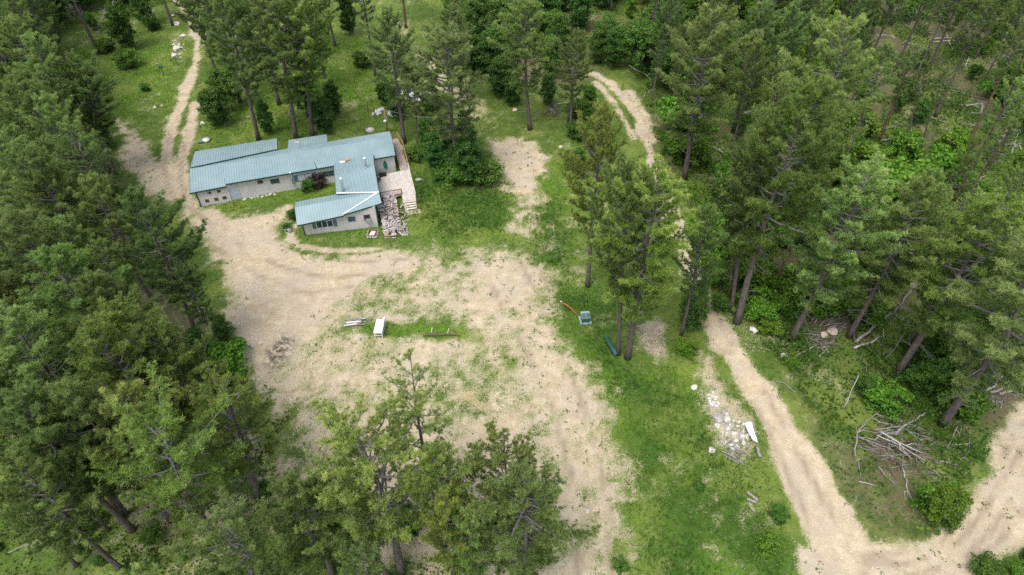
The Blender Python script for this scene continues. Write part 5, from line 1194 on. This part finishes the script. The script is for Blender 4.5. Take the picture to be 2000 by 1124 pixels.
# ------------------------------------------------------------------ boulders, rubble, debris
def rock(px, py, r, label, mat='white_stone', flat=.7, name='boulder', group=None, rough=.35):
    b = G(px, py); mb = MB(); rr = random.Random(int(px*31+py)); mb.ball((b.x, b.y, b.z+r*flat*.45), (r*rr.uniform(.85, 1.15), r*rr.uniform(.75, 1.05), r*flat), int(px+py), rough, 11, 8)
    return tag(mb.build(name, M[mat]), label, 'rock', group)
rock(564,452,.42,'large pale boulder at the left corner of the front wing','grey_stone',.9)
rock(1531,697,.34,'round white boulder at the end of the pale pole','white_stone',.8)
rock(1608,657,.42,'pale square boulder in the branch pile','tan_stone',.9); rock(1626,650,.5,'long pale boulder right of the square boulder','tan_stone',.5)
rock(346,31,.7,'white boulder between the ruts of the two-track at the top','white_stone',.6); rock(343,48,.6,'white boulder at the foot of the dark trunked two-track pine','white_stone',.5)
rock(342,112,.55,'round white boulder beside the two-track on the meadow','white_stone',.8); rock(346,97,.6,'grey white boulder just above the round one by the two-track','white_stone',.6); rock(358,72,.5,'white rock at the head of the roadside rocks in the meadow','white_stone',.5)
for k in range(10):
    rock(orng.uniform(338,362), orng.uniform(74,114), orng.uniform(.10,.22), 'small white rock among the boulders beside the meadow two-track', 'white_stone', .6, 'rock', 'small rocks beside the two-track')
rock(303,212,.3,'small pale rock on the meadow left of the driveway bend','tan_stone'); rock(316,208,.22,'smaller pale rock right of the meadow rock by the driveway bend','tan_stone')
rock(396,242,.3,'pale rock under the dark tree beside the driveway','white_stone')
rock(818,352,.38,'pale rock on the grass right of the deck','grey_stone',.4); rock(941,985,.0+.2,'white stone on the gravel by the bottom pines')
rock(1006,216,.35,'pale rock beyond the round dirt patch beside the red trunked pine','tan_stone',.6); rock(1095,289,.33,'pale yellow stone on the grass right of the round dirt patch','tan_stone',.6)
rock(1147,999,.2,'white stone at the side of the sandy path near the bottom'); rock(508,670,.3,'flat pale stone beside the ash streak at the left of the yard','tan_stone',.3)
rock(670,452-4,.12,'small white block at the foot of the front wing wall','white_stone')
rock(1438,505,.6,'pale rock on the slope behind the trunks beside the right track','tan_stone'); rock(1409,520,.6,'pale rock at the left of the rocky slope behind the roadside trunks','tan_stone',.5); rock(1420,512,.5,'middle pale rock of the rocky slope behind the roadside trunks','tan_stone',.5)
for k in range(22):
    rock(orng.uniform(1395,1445), orng.uniform(495,540), orng.uniform(.12,.3), 'small pale rock on the slope behind the roadside trunks', 'tan_stone', .6, 'rock', 'rocks of the slope behind the trunks')
# concrete culvert elbow piece
a, b, c = gp(1464,642,.25), gp(1472,644,.28), gp(1477,650,.2); mb = MB(); mb.tube([a, b, c], [.22, .25, .25], 10); tag(mb.build('pipe_piece', M['white_stone']), 'short white bent pipe piece on the bank right of the track', 'pipe')
# rubble
RZ = PX((1378,770),(1394,772),(1408,800),(1425,820),(1452,832),(1462,850),(1458,868),(1432,884),(1412,878),(1403,850),(1388,812))
k = 0
while k < 85:
    x = orng.uniform(min(p[0] for p in RZ), max(p[0] for p in RZ)); y = orng.uniform(min(p[1] for p in RZ), max(p[1] for p in RZ))
    if float(polyd(np.array([x]), np.array([y]), RZ)[0]) < 0: continue
    q = Q((x, y, tz(x, y))); rock(q[0], q[1], orng.uniform(.06,.24)*(1.2 if k < 12 else .8), 'pale broken stone in the rubble heap left of the right track', orng.choice(['white_stone','grey_stone','white_stone']), .55, 'rubble_stone', 'stones of the rubble heap', .45); k += 1
rock(1356,757,.32,'long white stone above the rubble heap','white_stone',.35); rock(1402,818,.42,'smooth grey stone in the middle of the rubble heap','grey_stone',.6); rock(1390,880,.3,'white stone at the lower left of the rubble heap','white_stone',.5)
pt = sample(16000, 700, 960, 1330, 1520); x, y = pt[:, 0], pt[:, 1]; d_ = polyd(x, y, RZ); keep = (d_ > -1.2*rng.rand(len(x))**2) & (rng.rand(len(x)) < .12+.5*smooth(.42, .58, fbm(x, y, 1.0, 3, 2))); x, y = x[keep], y[keep]; r = .02+.06*rng.rand(len(x))**2
gravel('rubble_gravel', np.stack([x, y, terr(x, y)+r*.3], 1), r, M['white_stone'], 'small pale gravel among the rubble heap beside the road')
pt = sample(9000, 470, 700, 1330, 1560); x, y = pt[:, 0], pt[:, 1]; d_ = polyd(x, y, PX((1400,640),(1440,625),(1500,660),(1570,700),(1540,730),(1470,700))); keep = d_ > -.5; x, y = x[keep], y[keep]; r = .02+.07*rng.rand(len(x))**3
gravel('bank_stones', np.stack([x, y, terr(x, y)+r*.3], 1), r, M['tan_stone'], 'small stones on the bare bank right of the track')
# white folded sheet beside the rubble
w = [gp(1453,828,.55), gp(1467,822,.75), gp(1480,866,.35), gp(1468,858,.4), gp(1448,860,.15), gp(1460,850,.5)]
mb = MB(); n_ = 7; vs = []
for i in range(n_):
    for j in range(n_):
        u_, v_ = i/(n_-1), j/(n_-1); p = w[0].lerp(w[1], u_).lerp(w[3].lerp(w[2], u_), v_); p = p+Vector((0, 0, .07*math.sin(u_*5+v_*3)+.05*math.sin(v_*9))); vs.append(p)
vs2 = [p-Vector((0, 0, .03)) for p in vs]; nn_ = n_*n_; fs = []
for i in range(n_-1):
    for j in range(n_-1): q = i*n_+j; fs += [(q, q+1, q+n_+1, q+n_), (nn_+q, nn_+q+n_, nn_+q+n_+1, nn_+q+1)]
for i in range(n_-1):
    for a_, b_ in ((i, i+1), (n_*(n_-1)+i+1, n_*(n_-1)+i), ((i+1)*n_, i*n_), (i*n_+n_-1, (i+1)*n_+n_-1)): fs.append((a_, b_, b_+nn_, a_+nn_))
mb.add(vs+vs2, fs, True); tag(mb.build('plastic_sheet', M['white']), 'crumpled white sheet lying on the rubble heap beside the track', 'sheet')
S_([(1478,872,.35),(1486,893,.3)], .14, 'white_stone' if False else 'deadwood', 'short pale pipe like log below the white sheet', r1=.13)
pile([(1415,868),(1440,870),(1448,890),(1425,905)], 16, .3, (.6, 1.8), (.02, .04), ['deadwood', 'birch', 'twig'], 'pale lath tangled at the lower end of the rubble heap', 'laths at the rubble heap', 21, -.8)
def board(a, b, w_, th, mat, label, cat='board', name='board'):
    mb = MB(); mb.beam(a, b, w_, th, (0, 0, 1)); return tag(mb.build(name, M[mat]), label, cat)
board(gp(1459,961,.3), gp(1481,978,.2), .18, .05, 'deadwood', 'longer grey board in the thick grass left of the right road'); board(gp(1459,975,.25), gp(1478,982,.2), .18, .05, 'deadwood', 'second grey board just below the longer one in the thick grass'); board(gp(1466,990,.2), gp(1474,1000,.15), .14, .05, 'deadwood', 'short grey board below the two boards in the thick grass')
board(gp(1085,590,.1), gp(1092,592,.1), .05, .03, 'deadwood', 'tiny pale lath beside the orange pipe end') if False else None
# brown timber lying in the yard
board(gp(826,655,.12), gp(868,654,.12), .24, .2, 'timber', 'long dark rotten timber lying in the yard grass', 'timber', 'timber'); board(gp(869,654,.1), gp(898,655,.1), .16, .14, 'timber', 'thinner dark timber in line with the rotten timber', 'timber', 'timber')
for q, (a_, b_) in enumerate((((843,650),(844,640)), ((874,651),(877,642)))): board(gp(*a_, .1), gp(*b_, .35), .06, .04, 'palerail', ['short pale stake at the left of the rotten timber', 'short pale stake at the right of the rotten timber'][q], 'stake', 'stake')

# ------------------------------------------------------------------ yard objects
# white work bench: long top running away from the camera, four legs, end panel
b0 = G(737, 658); bench = thing('bench', tuple(b0), 'white painted narrow work bench on legs in the middle of the yard', 'bench')
u1 = Vector((.04, 1, 0)).normalized(); r1 = Vector((1, -.04, 0)).normalized(); Bh = .92; bl, bw = 1.75, .82
near = P0(737.5, 650, Bh); near = Vector((near.x, near.y, b0.z)); 
def bp(s, t, z): return near+r1*(s*bw)+u1*(t*bl)+Vector((0, 0, z))
mb = MB(); mb.slab([bp(-.5,0,Bh), bp(.5,0,Bh), bp(.5,1,Bh), bp(-.5,1,Bh)], .07); mb.build('top', M['white'], bench)
for s in (-.44, .44):
    for t_ in (.04, .96): mb = MB(); mb.beam(bp(s,t_,0), bp(s,t_,Bh-.07), .09, .09); mb.build('leg', M['dirtywhite'], bench)
mb = MB(); mb.beam(bp(-.44,.04,.42), bp(.44,.04,.42), .05, .08); mb.beam(bp(-.44,.96,.42), bp(.44,.96,.42), .05, .08); mb.beam(bp(-.44,.04,.30), bp(-.44,.96,.30), .05, .08); mb.beam(bp(.44,.04,.30), bp(.44,.96,.30), .05, .08); mb.beam(bp(-.42,.02,Bh-.13), bp(.42,.02,Bh-.13), .03, .12); mb.build('rails', M['dirtywhite'], bench)
mb = MB(); mb.beam(bp(.46,.55,Bh+.10), bp(.46,1.12,Bh+.10), .05, .20, (0,0,1)); mb.beam(bp(.2,1.06,Bh-.04), bp(.5,1.06,Bh-.04), .25, .05, (0,0,1)); mb.build('end_board', M['white'], bench)
# boards stacked on a rack
rb = G(700, 632); rack = thing('lumber_rack', tuple(rb), 'low grey metal rack frame left of the white bench', 'rack')
ra, rb_ = gp(704,632,0), gp(728,626,0); rw = Vector((.1, .95, 0)); mb = MB()
for p in (ra, rb_, ra+rw, rb_+rw): mb.tube([p, p+Vector((0,0,.55))], .03, 6)
for p, q in ((ra, rb_), (ra+rw, rb_+rw), (ra, ra+rw), (rb_, rb_+rw)): mb.tube([p+Vector((0,0,.55)), q+Vector((0,0,.55))], .03, 6); 
mb.tube([ra+Vector((0,0,.1)), rb_+Vector((0,0,.1))], .025, 6); mb.build('frame', M['galv'], rack)
for k in range(11):
    x0, y0 = 673+orng.uniform(-2, 4), 637-(k % 5)*3+orng.uniform(-.6, .6); x1, y1 = x0+30+orng.uniform(-7, 8), y0-2.5-orng.uniform(0, 3); z = .12+.07*(k//5)+.03*(k % 2)
    o = board(gp(x0,y0,z), gp(x1,y1,z+.03), orng.uniform(.10,.17), .045, orng.choice(['dirtywhite','deadwood','deadwood','dirtywhite']), 'white grey board in the loose stack left of the bench'); o['group'] = 'boards left of the bench'
# transformer box on pad with orange pipe
tb = G(1144, 632); ub = thing('utility_box', tuple(tb), 'green metal transformer box on a pad in the grass by the pines', 'utility box'); rz = .12
def tl(x, y, z):
    x *= .85; y *= .85; z *= .9
    return (tb.x+x*math.cos(rz)-y*math.sin(rz), tb.y+x*math.sin(rz)+y*math.cos(rz), tb.z+z)
mb = MB(); mb.box(tl(0,.45,.05), (1.15,1.15,.16), rz); mb.build('pad', M['box_lit'], ub)
mb = MB(); mb.prism([tl(-.46,.0,0)[:2], tl(.46,.0,0)[:2], tl(.46,.95,0)[:2], tl(-.46,.95,0)[:2]], tb.z+.13, tb.z+.82); mb.build('body', M['box_shaded'], ub)
mb = MB(); mb.slab([tl(-.50,-.05,.86), tl(.50,-.05,.86), tl(.50,1.0,.93), tl(-.50,1.0,.93)], .06); mb.beam(tl(0,-.04,.885), tl(0,.98,.955), .05, .03, (0,0,1)); mb.build('lid', M['box_lit'], ub)
mb = MB(); mb.box(tl(0,-.02,.47), (.70,.03,.48), rz); mb.build('door', M['sheetgreen'], ub)
mb = MB(); mb.box(tl(.12,-.05,.62), (.09,.03,.09), rz); mb.build('padlock', M['rail'], ub)
mb = MB(); mb.tube([gp(1129,617,.15), gp(1118,605,.5), gp(1108,597,.75), gp(1097,590,.85)], .055, 8); pp = mb.build('pipe', M['orange'], None); tag(pp, 'orange pipe arching from the green utility box over the grass', 'pipe')
mb = MB(); p_, q_ = gp(1097,590,.85), gp(1095,588.6,.87); mb.tube([p_, q_], .06, 8); mb.build('pipe_end', M['white'], pp)
mb = MB(); mb.tube([gp(1129,619,.12), gp(1124,610,.3)], .03, 6); tag(mb.build('pipe', M['orange']), 'short thin orange pipe end beside the green utility box', 'pipe')
# dark green metal sheet leaning in the grass
A_, B_, C_, D_ = gp(1184,651,.75), gp(1207,690,.55), gp(1199,698,.05), gp(1179,662,.10); mb = MB(); n_ = 12; vs = []
for i in range(n_+1):
    for j in range(5):
        u_, v_ = i/n_, j/4; e_ = 1-.55*abs(2*u_-1)**3; vv = .5+(v_-.5)*e_; p = A_.lerp(B_, u_).lerp(D_.lerp(C_, u_), vv); vs.append(p+Vector((0, 0, .09*math.sin(v_*3.14))))
vs2 = [p-Vector((.02, .02, .02)) for p in vs]; m_ = len(vs); fs = []
for i in range(n_):
    for j in range(4): q = i*5+j; fs += [(q, q+5, q+6, q+1), (m_+q, m_+q+1, m_+q+6, m_+q+5)]
    for j in (0, 4): q = i*5+j; fs.append((q, q+5, q+5+m_, q+m_))
mb.add(vs+vs2, fs, True); tag(mb.build('metal_sheet', M['sheetgreen']), 'long curved dark green sheet leaning against the trunk below the utility box', 'sheet')
# bark chip heap beneath the middle pines
pt = sample(9000, 620, 720, 1230, 1320); x, y = pt[:, 0], pt[:, 1]; d_ = polyd(x, y, PX((1255,640),(1280,638),(1296,668),(1290,694),(1270,682))); keep = (d_ > -.5*rng.rand(len(x))) & (rng.rand(len(x)) < .45); x, y = x[keep], y[keep]; r = .03+.06*rng.rand(len(x))**2
gravel('wood_chips', np.stack([x, y, terr(x, y)+r*.3+.1*smooth(0, 2, d_[keep])], 1), r, M['tan_stone'], 'pale wood and stone chips under the largest middle pine')
# fire ring box by the front wing
fb = P0(728, 459); fr_ = thing('fire_pit', (fb.x, fb.y, 0), 'rusty square fire pit frame of stones below the front wing cooler', 'fire pit'); mb = MB()
for i in range(14):
    a = i/14*2*math.pi; x_, y_ = fb.x+.52*max(-1, min(1, 1.35*math.cos(a))), fb.y+.58*max(-1, min(1, 1.35*math.sin(a))); mb.ball((x_, y_, .12), (.16,.14,.13), i, .3, 7, 5)
mb.build('stones', M['grey_stone'], fr_); mb = MB()
for a_, b_ in (((-.45,-.5),(.45,-.5)), ((.45,-.5),(.45,.5)), ((.45,.5),(-.45,.5)), ((-.45,.5),(-.45,-.5))): mb.beam((fb.x+a_[0], fb.y+a_[1], .27), (fb.x+b_[0], fb.y+b_[1], .27), .09, .08, (0,0,1))
mb.build('frame', plain('rusty_brown', (.20,.09,.06), .8, .3), fr_); mb = MB()
for k in range(5): mb.beam((fb.x-.3+.12*k, fb.y-.35, .2), (fb.x-.1+.1*k, fb.y+.3, .24), .12, .1)
mb.build('ash_logs', M['white_stone'], fr_)
# septic lid
lb = P0(722.5, 253); ld = thing('septic_lid', (lb.x, lb.y, tz(lb.x, lb.y)), 'round grey concrete septic lid on the lawn behind the house', 'lid'); z_ = tz(lb.x, lb.y); mb = MB(); mb.tube([(lb.x, lb.y, z_-.1), (lb.x, lb.y, z_+.12)], [.62, .58], 20); mb.build('collar', M['grey_stone'], ld); mb = MB(); mb.tube([(lb.x, lb.y, z_+.121), (lb.x, lb.y, z_+.2)], [.30, .27], 16); mb.build('cover', M['white_stone'], ld)
# white covered debris behind the deck
def heap(px, py, r, n, label, mats, seed, noun='debris', name='debris_bundle'):
    b = G(px, py); mb = MB(); rr = random.Random(seed)
    for k in range(n): mb.ball((b.x+rr.gauss(0, r*.5), b.y+rr.gauss(0, r*.4), b.z+rr.uniform(.1, r*.4)), (r*rr.uniform(.2,.5), r*rr.uniform(.2,.45), r*rr.uniform(.12,.3)), seed*20+k, .5, 8, 6)
    return tag(mb.build(name, M[mats]), label, noun)
heap(737,221,.95,9,'crumpled pale tarp bundle on the lawn left of the lamp pole','tarp',1); heap(770,228,.85,8,'crumpled white tarp bundle right of the lamp pole','tarp',2); heap(800,187,1.5,12,'large white tarp heap in the trees behind the deck','tarp',3); heap(840,184,.8,5,'smaller white tarp heap right of the large one in the trees','tarp',4)
# yard lamp pole with wire
lp = P0(757, 262, 0); lp.z = 0; lt = P0(749.5, 213, 5.2); pole = thing('lamp_pole', (lp.x, lp.y, 0), 'brown wooden yard light pole behind the right end of the house', 'lamp pole')
lx = Vector((lp.x, lp.y, 0)); H_ = solveH(lx, 213); top_ = Vector((lp.x, lp.y, H_)); hm = solveH(lx, 234)
mb = MB(); mb.tube([lx-Vector((0,0,.3)), top_.lerp(lx, .5), top_], [.13, .11, .09], 8); mb.build('pole', M['rail'], pole); mb = MB(); mb.tube([lx+Vector((0,0,hm)), lx+Vector((0,-.35,hm+.1))], .03, 6); mb.ball(lx+Vector((0,-.45,hm+.08)), (.2,.2,.13), 2, .05); mb.build('lamp', M['white'], pole)
mb = MB(); mb.tube([lx+Vector((.16,0,0)), lx+Vector((.16,0,H_*.7))], .03, 6); mb.beam(top_-Vector((.25,0,.25)), top_+Vector((.25,0,-.25)), .08, .1, (0,0,1)); mb.build('conduit', M['galv'], pole)
we = P0(858, 228, 6.5); wp = [top_.lerp(we, k/10)-Vector((0, 0, .5*math.sin(k/10*math.pi))) for k in range(11)]; mb = MB(); mb.tube(wp, .025, 5); tag(mb.build('power_wire', M['galv']), 'thin power wire running from the yard light pole into the pines', 'wire')
# bird feeder / post on the meadow
fp = P0(321, 150); fz = tz(fp.x, fp.y); hp = solveH(Vector((fp.x, fp.y, 0)), 133); ps = thing('post_box', (fp.x, fp.y, fz), 'small dark box on a thin post on the upper left meadow', 'post'); mb = MB(); mb.tube([(fp.x, fp.y, fz-.1), (fp.x, fp.y, hp)], .06, 6); mb.build('post', M['timber'], ps); mb = MB(); mb.box((fp.x, fp.y, hp+.15), (.5,.4,.32), .2); mb.beam((fp.x-.55, fp.y, hp+.2), (fp.x-.1, fp.y, hp+.1), .14, .05); mb.build('box', M['sheetgreen'], ps)
# teal plank and white tub beyond the addition
board(gp(386,278,.25), gp(397,276,.3), .3, .06, 'tealplank', 'teal plank on the ground beside the white tub behind the house'); tp = G(404, 276.5); mb = MB(); n_ = 14
mb.tube([(tp.x, tp.y, tp.z), (tp.x, tp.y, tp.z+.35), (tp.x, tp.y, tp.z+.36), (tp.x, tp.y, tp.z+.1)], [.35, .5, .44, .3], n_); o = tag(mb.build('tub', M['white']), 'white plastic tub lying behind the left end of the house', 'tub')
# stones along the foot of the long wall
for k in range(12):
    px = 476+k*5.5+orng.uniform(-2, 2); rock(px, 388-(k*5.5)*.16+orng.uniform(0, 3), orng.uniform(.1,.2), 'pale stone in the row along the foot of the long wall', 'white_stone', .5, 'rock', 'stones along the long wall')

# ------------------------------------------------------------------ labels that single out each plant
LM = [('the white bench', 737, 645), ('the green utility box', 1143, 622), ('the big brush pile', 1755, 870), ('the rubble heap', 1425, 830), ('the front wing', 660, 430), ('the deck', 775, 370), ('the long wall', 540, 365), ('the septic lid', 723, 253), ('the round dirt patch', 1010, 310), ('the ash streak', 545, 690), ('the two pale boulders', 1617, 652), ('the long white fallen log', 1745, 272), ('the upper track bend', 1225, 205), ('the meadow post', 318, 140), ('the meadow two-track top', 345, 20), ('the upper right corner', 2000, 0), ('the lower left corner', 0, 1124), ('the lower right corner', 2000, 1124), ('the upper left corner', 0, 0), ('the left edge midpoint', 0, 560), ('the right edge midpoint', 2000, 560), ('the bottom edge midpoint', 1000, 1124), ('the top edge midpoint', 1000, 0), ('the high right clearing', 1850, 80)]
ORD = ['nearest', 'second', 'third', 'fourth', 'fifth', 'sixth', 'seventh', 'eighth', 'ninth', 'tenth', 'eleventh', 'twelfth', 'thirteenth', 'fourteenth', 'fifteenth', 'sixteenth', 'seventeenth', 'eighteenth', 'nineteenth', 'twentieth']
grp = {}
for t_ in TREES:
    if t_['label']: continue
    x, y = t_['top']; b = min(LM, key=lambda l: math.hypot(x-l[1], y-l[2])); dx, dy = x-b[1], y-b[2]
    d = ('right of' if dx > 0 else 'left of') if abs(dx) > abs(dy) else ('below' if dy > 0 else 'above')
    grp.setdefault((t_['adj'], t_['noun'], d, b[0]), []).append((math.hypot(dx, dy), t_))
for (adj, noun, d, l), L in grp.items():
    L.sort(key=lambda q: q[0])
    for i, (_, t_) in enumerate(L):
        t_['o']['label'] = '%s %s %s %s' % (adj, noun, d, l) if len(L) == 1 else ('%s %s nearest %s %s' % (adj, noun, d, l) if i == 0 else '%s %s, %s nearest %s %s' % (adj, noun, ORD[min(i, 19)], d, l))
print('objects', len(bpy.data.objects))
